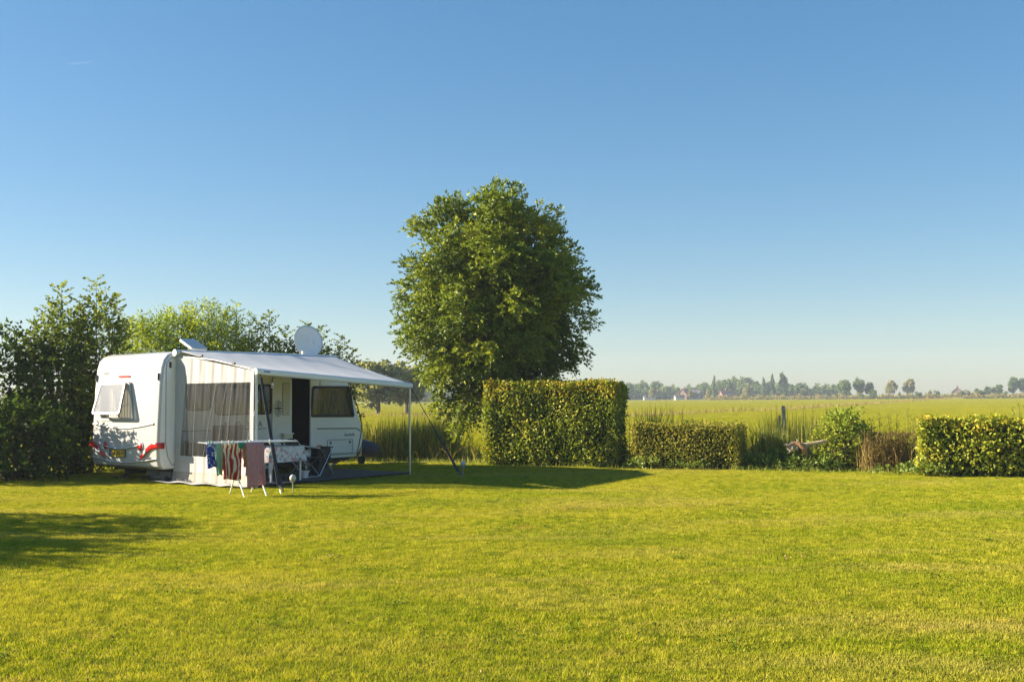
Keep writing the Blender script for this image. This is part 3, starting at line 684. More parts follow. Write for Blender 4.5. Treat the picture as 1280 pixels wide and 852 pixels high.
# --- the big tree
def big_tree():
    t = thing('ash_tree', 'large round-crowned ash tree standing behind the tall clipped hedge', 'tree', (-.5, 27.5, 0))
    LV = Leaves(); wood = MB(); trunk = MB()
    tp = [(0.25, 0, -.1), (.22, .0, .6), (.12, .03, 1.3), (.02, 0, 2.1), (0, 0, 3.2)]
    trunk.tube(tp, [.2, .16, .14, .125, .10], 10)
    cents = []
    g = (1 + 5 ** .5) / 2
    for layer, (n, f0, f1, s0, s1) in enumerate(((112, .70, 1.0, .36, .62), (60, .42, .72, .45, .6))):
        for i in range(n):
            z = 1 - 2 * (i + .5) / n; a = 2 * math.pi * i / g; q = math.sqrt(1 - z * z)
            d = np.array([q * math.cos(a), q * math.sin(a), z]) + RNG.normal(0, .075, 3)
            f = RNG.uniform(f0, f1)
            c = np.array([0.0, 0, 4.18]) + d * f * np.array([2.14, 2.15, 2.42])
            if c[2] < 1.75 and c[0] > .3: c[2] += .35
            cents.append((c, RNG.uniform(s0, s1), d))
    for c, s in (((.3, -.3, 6.2), .42), ((-.65, .2, 6.15), .42), ((.85, 0, 6.05), .42), ((-1.9, -.2, 4.9), .42), ((-2.0, 0, 4.0), .42), ((-1.05, -.3, 1.8), .42), ((-.55, -.5, 1.5), .45), ((-1.4, -.1, 2.3), .45), ((-.8, .2, 1.25), .38), ((-.2, -.4, 1.7), .5), ((.2, .2, 1.6), .45), ((-1.3, -.2, 1.55), .3), ((-.8, -.4, 1.0), .28), ((1.95, 0, 2.75), .4), ((1.6, -.2, 2.5), .4), ((2.25, 0, 3.6), .4), ((2.3, 0, 4.4), .42)):
        cents.append((np.array(c), s, np.array(c) - np.array([0, 0, 3.5])))
    for c, s, d in cents:
        n = int(72 * (s / .5) ** 2)
        P = c + rdir(n) * (RNG.random((n, 1)) ** .5) * s * np.array([1, 1, .72])
        D = unit(P - c) * .5 + unit(d)[None] * .6 + rdir(n, .25) * .6
        ti = np.clip(.45 + RNG.normal(0, .17), .1, .9)
        shoots(LV, P, D, RNG.uniform(.18, .34, n), 9, .115, .056, ti, droop=.3, tintj=.1)
        f = RNG.uniform(.25, .8); a = Vector((.02, 0, 1.6 + 1.9 * f)) if c[2] > 2.6 else Vector((.05, 0, 1.4))
        limb(wood, a, c, .045, .01, .12, 5, 5)
    # twigs breaking the outline
    n = 60; d = rdir(n, .3); B = np.array([0.03, 0, 4.2]) + d * np.array([2.3, 2.3, 2.5]) * RNG.uniform(.9, 1.02, (n, 1)); k = B[:, 2] > 2.2
    shoots(LV, B[k], d[k] + rdir(int(k.sum()), .4) * .5, RNG.uniform(.2, .5, int(k.sum())), 10, .13, .06, .55, droop=.3)
    LV.build('crown', 'ash', t); trunk.build('trunk', 'greybark', t); wood.build('limbs', 'greybark', t)
big_tree()

# --- wild plants along the bank, right of the low hedge
p = on_ground(1062, 588)
shrub('bramble_bush', 'yellow-green bramble bush beside the pale log', 'bush', (p.x + .05, p.y + .45, 0),
      [(-.1, 0, .62, .52, .5, .55, 1.2), (.25, .1, .5, .45, .5, .45, 1.2), (-.3, .1, .4, .4, .45, .4, 1), (.05, .05, .95, .38, .35, .3, 1.2)], 110, .075, .05, 'bramble', 6, .24, .5,
      [(.1, 0, .8, 1.2, .2), (-.2, 0, .7, 1.1, .2), (.45, .1, .6, 1.0, .2)], tmean=.48)
for (px, py, w_, h_, lab) in ((955, 588, .6, .26, 'low leafy nettle patch at the end of the waist-high hedge'), (983, 588, .45, .36, 'rounded nettle clump below the pale log'),
                             (808, 587, .35, .22, 'small weedy clump between the two clipped hedges'), (870, 588, .5, .13, 'weeds sprawling along the foot of the olive hedge'),
                             (1025, 590, .55, .2, 'nettles spreading under the bramble bush'), (1135, 594, .7, .12, 'short green weeds in front of the dry brown plants'), (1168, 597, .35, .2, 'weedy leaves at the corner of the yellowing hedge')):
    p = on_ground(px, py)
    shrub('weed_clump', lab, 'weeds', (p.x, p.y + .3, 0), [(0, 0, h_ * .35, w_, .32, h_ * .7, 1.3), (w_ * .3, .05, h_ * .4, w_ * .5, .3, h_ * .65, 1)], 110, .07, .05, 'nettle', 5, .16, .6, stems=0, group='weeds along the hedge feet')
# dry brown dock
p = on_ground(1120, 590)
t = thing('dry_plant', 'dry reddish-brown dock and grass stems beside the yellowing hedge', 'dry plants', (p.x, p.y + .35, 0))
LV = Leaves(); n = 900
P = np.stack([RNG.normal(0, .28, n).clip(-.55, .55), RNG.normal(0, .2, n), RNG.uniform(.1, .78, n)], 1)
shoots(LV, P, rdir(n, 1.4), RNG.uniform(.06, .16, n), 6, .035, .022, RNG.uniform(0, .7, n))
LV.build('seed_heads', 'drydock', t)
n = 420; P = np.stack([RNG.uniform(-.65, .7, n), RNG.normal(0, .2, n), np.zeros(n)], 1)
V, F, T = blades(P, RNG.uniform(.35, .95, n), .016, RNG.uniform(.02, .35, n), RNG.uniform(.3, 1, n), 3)
npmesh('stems', V, F, 'drydock', t, T)
# tall weed stalks standing over the bank
for (px, ty) in ((1100, 520), (1112, 518), (1122, 512), (1136, 512), (1142, 522), (1090, 522), (1160, 520), (1246, 512), (1268, 508), (1275, 500)):
    q = at_depth(px, ty, 23.6 if px < 1150 else 21.6); b = Vector((q.x + random.uniform(-.1, .1), q.y, 0))
    t = thing('weed_stalk', 'tall thin weed stalk rising above the bank near the yellowing hedge', 'weed', b, 0, 'tall weed stalks')
    H = q.z; dx = q.x - b.x; st = MB(); st.tube([(0, 0, 0), (dx * .3, 0, H * .5), (dx - .02, 0, H * .9), (dx - .05, 0, H)], [.008, .006, .004, .002], 4); st.build('stem', 'bark', t)
    LV = Leaves(); m = 26; f = RNG.uniform(.35, 1, m); P = np.stack([dx * f * .9, 0 * f, H * f], 1)
    shoots(LV, P, rdir(m, 1.0), .07, 3, .05, .02, RNG.uniform(.3, .9, m)); LV.build('leaves', 'bramble', t)
# fence post and the propped log
q = at_depth(980, 507, 24.9)
t = thing('fence_post', 'weathered grey wooden fence post among the reeds', 'post', (q.x, q.y, 0))
pm = MB(); pm.tube([(.01, 0, -.3), (.0, 0, .5), (-.015, 0, q.z - .03), (-.015, 0, q.z)], [.05, .047, .045, .036], 9); pm.build('post', 'oldwood', t, 30)
MB().tube([(-.13, .04, -.3), (-.12, .04, .6), (-.10, .04, q.z - .22)], [.03, .03, .025], 7).build('brace_board', 'oldwood', t)
a = at_depth(1003, 556, 23.2)
t = thing('log_figure', 'pale barkless log propped on thin stick legs above the nettles', 'log', (a.x, a.y, 0))
z = a.z
lg = MB(); lg.tube([(-.02, 0, z), (.12, -.01, z + .015), (.34, 0, z + .05), (.52, .01, z + .085), (.56, .01, z + .09)], [.05, .042, .04, .043, .035], 10); lg.build('trunk', 'palewood', t)
st = MB(); st.tube([(-.2, 0, z + .05), (-.08, -.02, z + .03), (0, -.03, z - .04), (.06, -.03, z - .16), (.05, -.03, z - .2)], [.03, .05, .075, .05, .02], 9); st.build('root_head', pmat('redwood', (.45, .24, .12), .8, noise=.4, nscale=14, bump=.6), t)
rt = MB()
for k in range(26):
    a0 = Vector((-.16 + random.uniform(-.08, .08), random.uniform(-.05, .05), z + random.uniform(-.06, .05)))
    rt.tube([a0, a0 + Vector((random.uniform(-.12, .02), random.uniform(-.06, .06), random.uniform(-.08, .08))), a0 + Vector((random.uniform(-.22, .0), random.uniform(-.06, .06), random.uniform(-.12, .06)))], [.014, .01, .004], 5)
tag(rt.build('root_tangle', 'oldwood', t), None, None, kind='stuff')
for (x0, x1) in ((.05, .09), (.17, .18)):
    MB().tube([(x0, -.02, z - .1), ((x0 + x1) / 2 + .01, -.02, z * .55), (x1, -.02, -.05)], [.016, .014, .012], 6).build('leg', 'greybark', t)
MB().tube([(-.1, -.05, z - .06), (.2, -.05, z - .04), (.36, -.05, z - .03)], .007, 5).build('stick', 'oldwood', t)

# --- far away: willows, tree line, farmhouses
def far_mesh(kind, seed):
    """unit-size crown (height 1, width about 1) of clumped leaf faces"""
    rs = np.random.default_rng(seed); LV = Leaves()
    cl = {'round': 34, 'poplar': 26, 'bush': 22, 'willow': 40}[kind]
    for i in range(cl):
        d = rs.normal(size=3); d /= np.linalg.norm(d)
        f = rs.uniform(.5, .95)
        if kind == 'round': c = np.array([0, 0, .60]) + d * f * np.array([.40, .40, .34]); s = rs.uniform(.10, .17)
        elif kind == 'poplar':
            z = rs.random(); c = np.array([d[0] * .26 * (1 - z * .55), d[1] * .26 * (1 - z * .55), .12 + z * .82]); s = .10
        elif kind == 'bush': c = np.array([0, 0, .45]) + d * f * np.array([.42, .42, .40]); s = rs.uniform(.12, .18)
        else: c = np.array([0, 0, .58]) + d * f * np.array([.42, .42, .36]); s = rs.uniform(.10, .15)
        n = 70; P = c + unit(rs.normal(size=(n, 3))) * s * rs.random((n, 1)) ** .4
        P = P[P[:, 2] > .02]; n = len(P)
        LV.add(P, rs.normal(size=(n, 3)), unit((P - c) + rs.normal(0, .06, (n, 3)) + [0, 0, .05]), .085, .07, np.clip(rs.normal(.45, .1) + rs.normal(0, .12, n), 0, 1))
    return LV
_far = {}
def far_tree(kind, seed, mat, x, y, h, wdt, label, group, bushy=False):
    key = (kind, seed, mat)
    t = thing({'round': 'broadleaf_tree', 'poplar': 'poplar_tree', 'bush': 'far_bush', 'willow': 'pollard_willow'}[kind], label, 'bush' if kind == 'bush' else 'tree', (x, y, 0), random.uniform(0, 6), group)
    t.scale = (wdt, wdt, h)
    if key not in _far:
        c = far_mesh(kind, seed).build('crown', mat, t)
        tr = MB().tube([(0, 0, -.01), (.01, 0, .25), (0, 0, .6)], [.04, .032, .015], 7).build('trunk', 'greybark', t)
        _far[key] = (c.data, tr.data)
    else:
        for nm, me in zip(('crown', 'trunk'), _far[key]):
            o = bpy.data.objects.new(nm, me); COL.objects.link(o); o.parent = t
    return t
def far_px(kind, seed, mat, px, ty, wpx, Y, label, group):
    q = at_depth(px, ty, Y); far_tree(kind, seed, mat, q.x, Y, q.z * (1.08 if kind == 'round' else 1), wpx / 1342.5 * Y * (1.15 if kind != 'poplar' else 1.9), label, group)
for px, ty, wp, Y, sd in ((472, 447, 74, 101, 71), (508, 453, 60, 104, 72)):
    far_px('willow', sd, 'willowgrey', px, ty, wp, Y, 'grey-green pollard willow standing in the meadow beyond the awning', 'pollard willows')
G1 = 'trees of the far tree line'
row = [(785, 478, 13), (793, 479, 11), (804, 476, 15), (820, 477, 19), (835, 482, 16), (846, 484, 14), (862, 483, 18), (874, 481, 14), (881, 478, 13), (889, 482, 16), (900, 475, 16), (909, 473, 15),
       (918, 471, 17), (931, 472, 22), (946, 476, 14), (956, 477, 13), (962, 476, 12), (973, 478, 12), (987, 480, 14), (998, 478, 16), (1008, 482, 12), (1020, 483, 12), (1031, 480, 12), (1042, 481, 12)]
spec = {2: 'dark broadleaf tree behind the low pale barn', 3: 'broad dark tree between the pale barn and the white shed', 5: 'dark tree behind the low white shed', 6: 'dark tree rising behind the red-brick farmhouse',
        7: 'dark tree behind the white cottage with the grey roof', 9: 'bushy tree wrapped round the foot of the slimmest poplar', 11: 'tall tree behind the orange-roofed farmhouse', 13: 'widest round tree of the far village tree line',
        15: 'tree crowding the middle pair of poplars', 18: 'tree on the open side of the broadest poplar'}
for i, (px, ty, wp) in enumerate(row):
    far_px('round', 30 + i % 5, 'fartree', px, ty + 1, wp, 472 + (i * 37) % 50, spec.get(i, 'dark broadleaf tree standing in the far village tree line'), G1)
for px, ty, wp, lab in ((892, 471, 5, 'slim lone poplar rising between the white cottage and orange-roofed farmhouse'), (954, 473, 5, 'shorter slim poplar of the pair in the far tree line'), (966, 469, 6, 'taller slim poplar of the pair in the far tree line'), (979, 467, 11, 'broadest and tallest poplar of the far tree line')):
    far_px('poplar', 50, 'fartree', px, ty, wp, 455, lab, 'poplars in the far tree line')
for i, (px, ty, wp) in enumerate(((815, 486, 9), (863, 488, 7), (886, 488, 8), (934, 483, 10), (869, 490, 8))):
    far_px('round', 33 + i % 2, 'farlight', px, ty, wp, 420, 'small paler tree in front of the far tree line', 'paler trees before the tree line')
for i, (px, ty, wp) in enumerate(((1055, 475, 17), (1073, 474, 15), (1087, 479, 13))):
    far_px('round', 31 + i, 'fartree', px, ty, wp, 400, 'tall dark tree at the open end of the far tree line', 'end trees of the tree line')
for i, (px, ty) in enumerate(((1113, 476), (1136, 474))):
    far_px('round', 34, 'farlight', px, ty, 15, 430, 'lone round tree with a bare trunk in the open fields', 'two lone round trees')
for i, (px, ty, wp) in enumerate(((1266, 472, 14), (1280, 472, 16), (1296, 474, 15), (1312, 476, 14), (1247, 481, 13), (1235, 483, 10))):
    far_px('round', 30 + i % 4, 'fartree', px, ty, wp, 430, 'broad dark tree in the group behind the reed bank', 'group of trees behind the reed bank')
for i, (px, ty, wp) in enumerate(((1076, 489, 8), (1091, 485, 9), (1147, 487, 10), (1162, 487, 7), (1171, 485, 8), (1203, 488, 11), (1209, 484, 8), (1222, 485, 14), (1228, 486, 10), (1124, 489, 5), (1255, 487, 12))):
    far_px('bush', 60 + i % 2, 'fartree' if i % 3 else 'willowgrey', px, ty, wp, 372, 'small round bush growing on the far reed bank', 'bushes on the reed bank')
for i, (px, ty, wp) in enumerate(((500, 486, 16), (517, 484, 18), (533, 483, 16), (548, 485, 18), (566, 484, 18))):
    far_px('round', 30 + i % 5, 'fartree', px, ty, wp, 390, 'hazy tree at the field edge seen between willow and ash', 'hazy trees at the field edge')
# shrub mass closing the foot of the tree line, and the reed bank
def mass(name, label, cat, pts, n, h, size, mat, wdt):
    LV = Leaves(); m = len(pts) - 1
    for (x0, y0), (x1, y1) in zip(pts, pts[1:]):
        u = RNG.random(n); hh = h * (.55 + .45 * np.sin(u * 37 + x0) * np.sin(u * 91 + 2))
        P = np.stack([x0 + (x1 - x0) * u, y0 + (y1 - y0) * u + RNG.normal(0, wdt, n), RNG.random(n) * hh.clip(.3 * h)], 1)
        LV.add(P, rdir(n, 1.5), unit(rdir(n) + [-.2, -.4, .4]), size * RNG.uniform(.6, 1.3, n), size * .8, RNG.random(n))
    o = LV.build(name, mat); tag(o, label, cat, kind='stuff')
g0, g1 = at_depth(775, 498, 447), at_depth(1060, 496, 447)
mass('far_undergrowth', 'dark undergrowth at the foot of the far tree line', 'shrubs', [(g0.x * 1.06, 476), ((g0.x + g1.x) / 2 * 1.06, 478), (g1.x * 1.06, 470)], 6500, 7.0, .9, 'fartree', 1.5)
h0, h1 = at_depth(455, 498, 395), at_depth(600, 496, 395)
mass('far_undergrowth', 'hazy undergrowth at the field edge left of the ash', 'shrubs', [(h0.x, 395), (h1.x, 395)], 2500, 3.0, .9, 'fartree', 1.5)
b0, b1, b2 = at_depth(880, 497, 398), at_depth(1090, 494, 376), at_depth(1330, 491, 362)
mass('reed_bank', 'pale brown reed bank along the far side of the meadow', 'reeds', [(b0.x, 398), (b1.x, 376), (b2.x, 362)], 5200, 2.0, .5, 'sedge', 1.6)
def house(px, py, Y, L, D, hw, hr, rz, wall, roof, label):
    q = at_depth(px, py, Y); t = thing('farmhouse', label, 'house', (q.x, Y, 0), rz)
    MB().prism([(-D / 2, 0), (D / 2, 0), (D / 2, hw), (0, hw + hr - .12), (-D / 2, hw)], -L / 2, L / 2, 'x').build('wall', wall, t, 0)
    rm = MB()
    for s in (-1, 1): rm.add([(-L / 2 - .3, s * (D / 2 + .4), hw - .2), (L / 2 + .3, s * (D / 2 + .4), hw - .2), (L / 2 + .3, 0, hw + hr), (-L / 2 - .3, 0, hw + hr)], [(0, 1, 2, 3)])
    r = rm.build('roof', roof, t, 0, thick=.15)
    MB().box(-.35, .35, -.3, .3, hw + hr - .6, hw + hr + .9).build('chimney', 'housebrick', r, 0)
    for k in (-.28, .05, .32):
        wdw = MB().box(k * L - .5, k * L + .5, -D / 2 - .06, -D / 2 + .04, 1.0, 2.1).build('window', 'whitewall', t, 0)
        MB().box(k * L - .4, k * L + .4, -D / 2 - .09, -D / 2 - .065, 1.1, 2.0).build('pane', 'farglass', wdw, 0)
house(856, 495, 462, 4.4, 4.2, 2.0, 2.7, .9, 'housebrick', 'rooftile', 'small red-brick farmhouse with a steep roof before the far trees')
house(849, 497, 455, 3.8, 3, 1.5, .5, .1, 'whitewall', 'roofgrey', 'low white shed beside the red-brick farmhouse')
house(868, 496, 466, 5, 4.5, 2.2, 2.0, -.3, 'whitewall', 'roofgrey', 'white cottage with a grey roof right of the red-brick farmhouse')
house(908, 495, 464, 5.2, 4.4, 1.6, 2.4, .25, 'housebrick', 'rooftile', 'long farmhouse with a wide orange tiled roof before the far trees')
house(812, 497, 455, 5, 3.5, 1.4, .5, .0, 'whitewall', 'roofgrey', 'low pale barn half hidden at the foot of the far trees')
house(1197, 492, 560, 5, 5.5, 2.6, 2.5, 1.15, 'housebrick', 'rooftile', 'lone brick house with a pitched roof on the far reed bank')

# ================================================================== THE CARAVAN  (local x: out of the door side, y: forward, z: up)
PHI = .6556; CR = Vector((-6.81, 20.78, 0)); CW = 2.32
FW = Vector((math.sin(PHI), math.cos(PHI), 0)); RT = Vector((math.cos(PHI), -math.sin(PHI), 0))
def cl(a, b, z=0.0): return CR + FW * a + RT * b + Vector((0, 0, z))
cv = thing('caravan', 'white touring caravan with red tail lights and open side door', 'caravan', CR, -PHI)
prof = [(.10, .27), (.0, .33), (-.03, .45), (-.04, .62), (-.03, .95), (-.01, 1.4), (.015, 1.9), (.05, 2.25), (.10, 2.41), (.19, 2.51), (.36, 2.565),
        (1.5, 2.60), (3.2, 2.61), (4.2, 2.58), (4.55, 2.50), (4.78, 2.35), (4.98, 2.03), (5.22, 1.48), (5.42, 1.02), (5.49, .80), (5.46, .58), (5.36, .38), (5.22, .27)]
def inset(poly, d):
    n = len(poly); out = []
    for i in range(n):
        p = Vector(poly[i]); a = (p - Vector(poly[i - 1])).normalized(); b = (Vector(poly[(i + 1) % n]) - p).normalized()
        t = (a + b).normalized(); nr = Vector((t.y, -t.x))
        q = p + nr * d
        if poly[i][1] < .3: q.y = p.y + d * .3
        out.append((q.x, q.y))
    return out
bod = MB(); r = .075; secs = []
for k in range(5):
    q = R_(90 * k / 4); secs.append((-r * (1 - math.sin(q)) * 1.0 if False else -(r - r * math.cos(q)), r - r * math.sin(q)))
secs = [(x, d) for x, d in secs]
allsec = secs + [(-CW - x, d) for x, d in secs[::-1]]
vs = []; n = len(prof)
for (x, d) in allsec:
    vs += [(x, a, z) for a, z in inset(prof, d)]
fs = [(i * n + k, i * n + (k + 1) % n, (i + 1) * n + (k + 1) % n, (i + 1) * n + k) for i in range(len(allsec) - 1) for k in range(n)]
fs += [tuple(range(n))[::-1], tuple((len(allsec) - 1) * n + k for k in range(n))]
bod.add(vs, fs)
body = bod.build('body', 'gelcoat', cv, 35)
# openings cut out of the body
cuts = []
def cutter(mb, mat):
    c = mb.build('tmp_cut', mat, cv, 0); cuts.append(c)
cutter(MB().box(-1.75, .2, 3.27, 3.80, .50, 2.07), 'interior_shade')
WINS = [(.62, 1.16, 1.42, 1.93), (1.30, 2.72, 1.32, 1.91)]
for a0, a1, z0, z1 in WINS: cutter(MB().prism(rrect(a0, a1, z0, z1, .07), -.09, .2, 'x'), 'interior_shade')
FWIN = [(3.90, 1.24), (5.10, 1.22), (5.13, 1.26), (5.02, 1.80), (4.97, 1.86), (4.92, 1.875), (3.95, 1.875), (3.90, 1.83), (3.87, 1.29)]
cutter(MB().prism(FWIN, -.10, .2, 'x'), 'interior_shade')
RWIN = [(-2.02, 1.28), (-1.97, 1.24), (-.92, 1.24), (-.87, 1.28), (-1.02, 1.93), (-1.06, 1.96), (-1.98, 1.96), (-2.02, 1.92)]
cutter(MB().prism(RWIN, -.2, .10, 'y'), 'liner')
cutter(MB().lathe([(0, -.36), (.40, -.36), (.40, .2), (0, .2)], 28, (0, 2.55, .33), 'x'), 'chassis')
dg = bpy.context.evaluated_depsgraph_get()
for c in cuts:
    md = body.modifiers.new('cut', 'BOOLEAN'); md.object = c; md.operation = 'DIFFERENCE'; md.solver = 'EXACT'
    try: md.material_mode = 'TRANSFER'
    except Exception: pass
dg = bpy.context.evaluated_depsgraph_get(); dg.update()
me = bpy.data.meshes.new_from_object(body.evaluated_get(dg)); me.name = 'body'
body.modifiers.clear(); old = body.data; body.data = me; bpy.data.meshes.remove(old)
for c in cuts: bpy.data.objects.remove(c)
body.data.materials.append(M['sidewall_lifted']); SW = len(body.data.materials) - 1
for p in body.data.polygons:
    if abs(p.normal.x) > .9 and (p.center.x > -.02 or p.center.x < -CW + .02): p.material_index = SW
body.data.set_sharp_from_angle(angle=R_(35))
# aluminium-grey side cladding edge strips
def sidetube(name, pts, rad, mat, xo=.004, parent=cv):
    return MB().tube([(xo, a, z) for a, z in pts], rad, 6).build(name, mat, parent)
sidetube('edge_strip', [(.34, 2.47), (.22, 2.43), (.15, 2.34), (.13, 2.2), (.13, 1.4), (.13, .8), (.18, .52), (.28, .34)], .011, 'trim')
sidetube('edge_strip', [(4.86, 2.25), (5.02, 1.98), (5.2, 1.58), (5.36, 1.2), (5.40, 1.0), (5.38, .8), (5.31, .52), (5.24, .34)], .013, 'darktrim')
sidetube('side_stripe', [(4.02, .955), (5.2, .93), (5.27, .925), (5.34, .87)], .012, 'darktrim')
sidetube('side_stripe', [(.45, 1.0), (1.5, 1.0), (2.6, 1.0)], .009, 'greyink')
sidetube('floor_rail', [(.3, .36), (2.1, .36)], .014, 'alu'); sidetube('floor_rail', [(3.0, .36), (5.2, .36)], .014, 'alu')
for i, s in enumerate('NOVA'):
    text('side_letter', s, .17, 'darkgrey', cv, (.004, 1.58 + i * .285, 1.09), (R_(90), 0, R_(90)))
sb = MB()
for k, (dz, hh) in enumerate(((0, .07), (0, .045), (0, .045), (0, .05), (0, .06), (.005, .045), (0, .07), (0, .045))):
    sb.box(.0025, .005, 4.87 + k * .04, 4.895 + k * .04, .76 + dz, .76 + dz + hh)
tag(sb.build('side_badge', 'greyink', cv, 0), None, None, kind='stuff')
# door leaf swung back against the wall
def slab(name, y0, y1, z0, z1, x0, x1, rad, mat, parent): return MB().prism(rrect(y0, y1, z0, z1, rad), x0, x1, 'x').build(name, mat, parent, 30)
dr = slab('door', 2.72, 3.245, .50, 2.06, .03, .065, .05, 'whiteplastic', cv)
slab('door_window', 2.97, 3.17, 1.27, 1.97, .066, .076, .03, 'trim', dr)
bl = MB()
for k in range(22): bl.box(.077, .083, 2.99, 3.15, 1.29 + k * .03, 1.312 + k * .03)
bl.build('window_blind', 'cream', dr, 0)
slab('door_pocket', 2.96, 3.2, .58, .86, .066, .15, .03, 'cream', dr)
slab('pocket_lid', 2.94, 3.22, .86, .89, .066, .165, .012, 'whiteplastic', dr)
orn = MB()
for k in range(14):
    q = R_(k * 360 / 14); orn.add([(.07, 2.86, 1.42), (.073, 2.86 + .115 * math.cos(q - .12), 1.42 + .17 * math.sin(q - .12)), (.075, 2.86 + .13 * math.cos(q), 1.42 + .19 * math.sin(q)), (.073, 2.86 + .115 * math.cos(q + .12), 1.42 + .17 * math.sin(q + .12))], [(0, 1, 2, 3)])
orn.build('fan_ornament', 'trim', dr, 0, thick=.006)
MB().box(.07, .10, 2.77, 2.94, 1.405, 1.435).build('door_handle', 'darktrim', dr, 0)
MB().ring(rrect(3.245, 3.825, .475, 2.095, .04), rrect(3.272, 3.798, .502, 2.068, .03), .002, .022, 'x').build('door_frame', 'trim', cv, 30)
MB().box(.0225, .035, 3.80, 3.82, 1.28, 1.42).build('door_catch', 'whiteplastic', cv, 0)
# inside the doorway: furniture fronts, with the doorway's shade put into their near-black colour
inn = MB(); inn.box(-1.6, -1.2, 3.30, 3.77, .52, 1.3).box(-1.6, -1.45, 3.3, 3.77, 1.5, 2.04); inn.build('kitchen_cabinet', 'interior_shade', cv, 0)
# windows
def pleats(name, a0, a1, z0, z1, x, parent, k=14, taper=0):
    return MB().sheet(lambda u, v: (x + .012 * math.sin(u * k * 2 * math.pi), a0 + (a1 - taper * v - a0) * u, z0 + (z1 - z0) * v), k * 6, 1).build(name, 'curtain', parent)
for a0, a1, z0, z1 in WINS:
    fr = MB().ring(rrect(a0 - .025, a1 + .025, z0 - .025, z1 + .025, .09), rrect(a0 + .02, a1 - .02, z0 + .02, z1 - .02, .06), -.005, .016, 'x').build('window', 'rubber', cv, 30)
    MB().prism(rrect(a0 + .005, a1 - .005, z0 + .005, z1 - .005, .07), .008, .012, 'x').build('pane', 'acrylic', fr, 0)
fr = MB().ring([(a + (-.03 if a < 4.4 else .03), z + (-.03 if z < 1.5 else .03)) for a, z in FWIN], [(a + (.022 if a < 4.4 else -.022), z + (.022 if z < 1.5 else -.022)) for a, z in FWIN], -.005, .018, 'x').build('window', 'rubber', cv, 30)
MB().prism([(a + (.01 if a < 4.4 else -.01), z + (.01 if z < 1.5 else -.01)) for a, z in FWIN], .006, .011, 'x').build('pane', 'acrylic', fr, 0)
pleats('curtain', 3.92, 5.08, 1.26, 1.85, -.07, fr, 12, .12)
MB().box(.02, .03, 4.1, 4.8, 1.24, 1.262).build('window_catch', 'darktrim', fr, 0)
# rear window: frame on the wall and the top-hinged flap pushed open
fr = MB().ring([(x + (-.03 if x < -1.5 else .03), z + (-.03 if z < 1.6 else .03)) for x, z in RWIN], [(x + (.015 if x < -1.5 else -.015), z + (.015 if z < 1.6 else -.015)) for x, z in RWIN], -.034, -.008, 'y').build('window', 'trim', cv, 30)
op = R_(15); fl = bpy.data.objects.new('flap', None)
def flap_pt(x, d, o=0): return (x, -.05 - math.sin(op) * d - o * math.cos(op), 1.97 - math.cos(op) * d + o * math.sin(op))
FL = [(-1.95, .03), (-1.9, 0), (-1.10, 0), (-1.05, .03), (-1.0, .62), (-1.04, .66), (-1.94, .66), (-1.98, .62)]
def flapmesh(mb, poly, o0, o1):
    m = len(poly); return mb.add([flap_pt(x, d, o0) for x, d in poly] + [flap_pt(x, d, o1) for x, d in poly], [tuple(range(m))[::-1], tuple(range(m, 2 * m))] + [(i, (i + 1) % m, m + (i + 1) % m, m + i) for i in range(m)])
bpy.data.objects.remove(fl)
pn = flapmesh(MB(), FL, 0, .02).build('flap_pane', 'acrylicpale', fr, 0)
def flapring(o0, o1, wdt):
    inn = [(x + (wdt if x < -1.5 else -wdt), d + (wdt if d < .3 else -wdt)) for x, d in FL]; m = len(FL); mb = MB()
    vs = [flap_pt(x, d, o0) for x, d in FL] + [flap_pt(x, d, o0) for x, d in inn] + [flap_pt(x, d, o1) for x, d in FL] + [flap_pt(x, d, o1) for x, d in inn]; fs = []
    for i in range(m):
        j = (i + 1) % m; fs += [(i, j, m + j, m + i), (2 * m + i, 3 * m + i, 3 * m + j, 2 * m + j), (i, 2 * m + i, 2 * m + j, j), (m + i, m + j, 3 * m + j, 3 * m + i)]
    return mb.add(vs, fs)
flapring(-.006, .028, .045).build('flap_frame', 'flapgrey', fr, 0)
for x in (-1.98, -1.0):
    MB().tube([(x, -.03, 1.55), flap_pt(x, .5)], .007, 6).build('flap_stay', 'steel', fr)
MB().sheet(lambda u, v: (-2.0 + 1.1 * u, .075 + .008 * math.sin(u * 70), 1.27 + .66 * v), 80, 1).build('blind', 'curtain', fr)
# rear fittings
def ry(z):   # outer rear surface at height z
    for (a0, z0), (a1, z1) in zip(prof, prof[1:10]):
        if z0 <= z <= z1: return a0 + (a1 - a0) * (z - z0) / (z1 - z0)
    return 0
br = MB().prism(rrect(-1.45, -1.05, 2.075, 2.11, .017), ry(2.09) - .02, ry(2.09) + .02, 'y').build('brake_light', 'redlens', cv, 30)
def strip_curve(x0, x1, zf, th, out): 
    return MB().sheet(lambda u, v: (x0 + (x1 - x0) * u, ry(zf(u)) - out * math.sin(math.pi * min(1, v)) - .004, zf(u) + th * (v - .5)), 24, 6)
strip_curve(-2.26, -.16, lambda u: 1.135 - .085 * math.sin(math.pi * min(1, u * 1.02)) + .02 * u, .05, .022).build('rear_trim', 'trim', cv)
strip_curve(-1.93, -.62, lambda u: .73 - .075 * math.sin(math.pi * u), .055, .04).build('grab_handle', 'trim', cv)
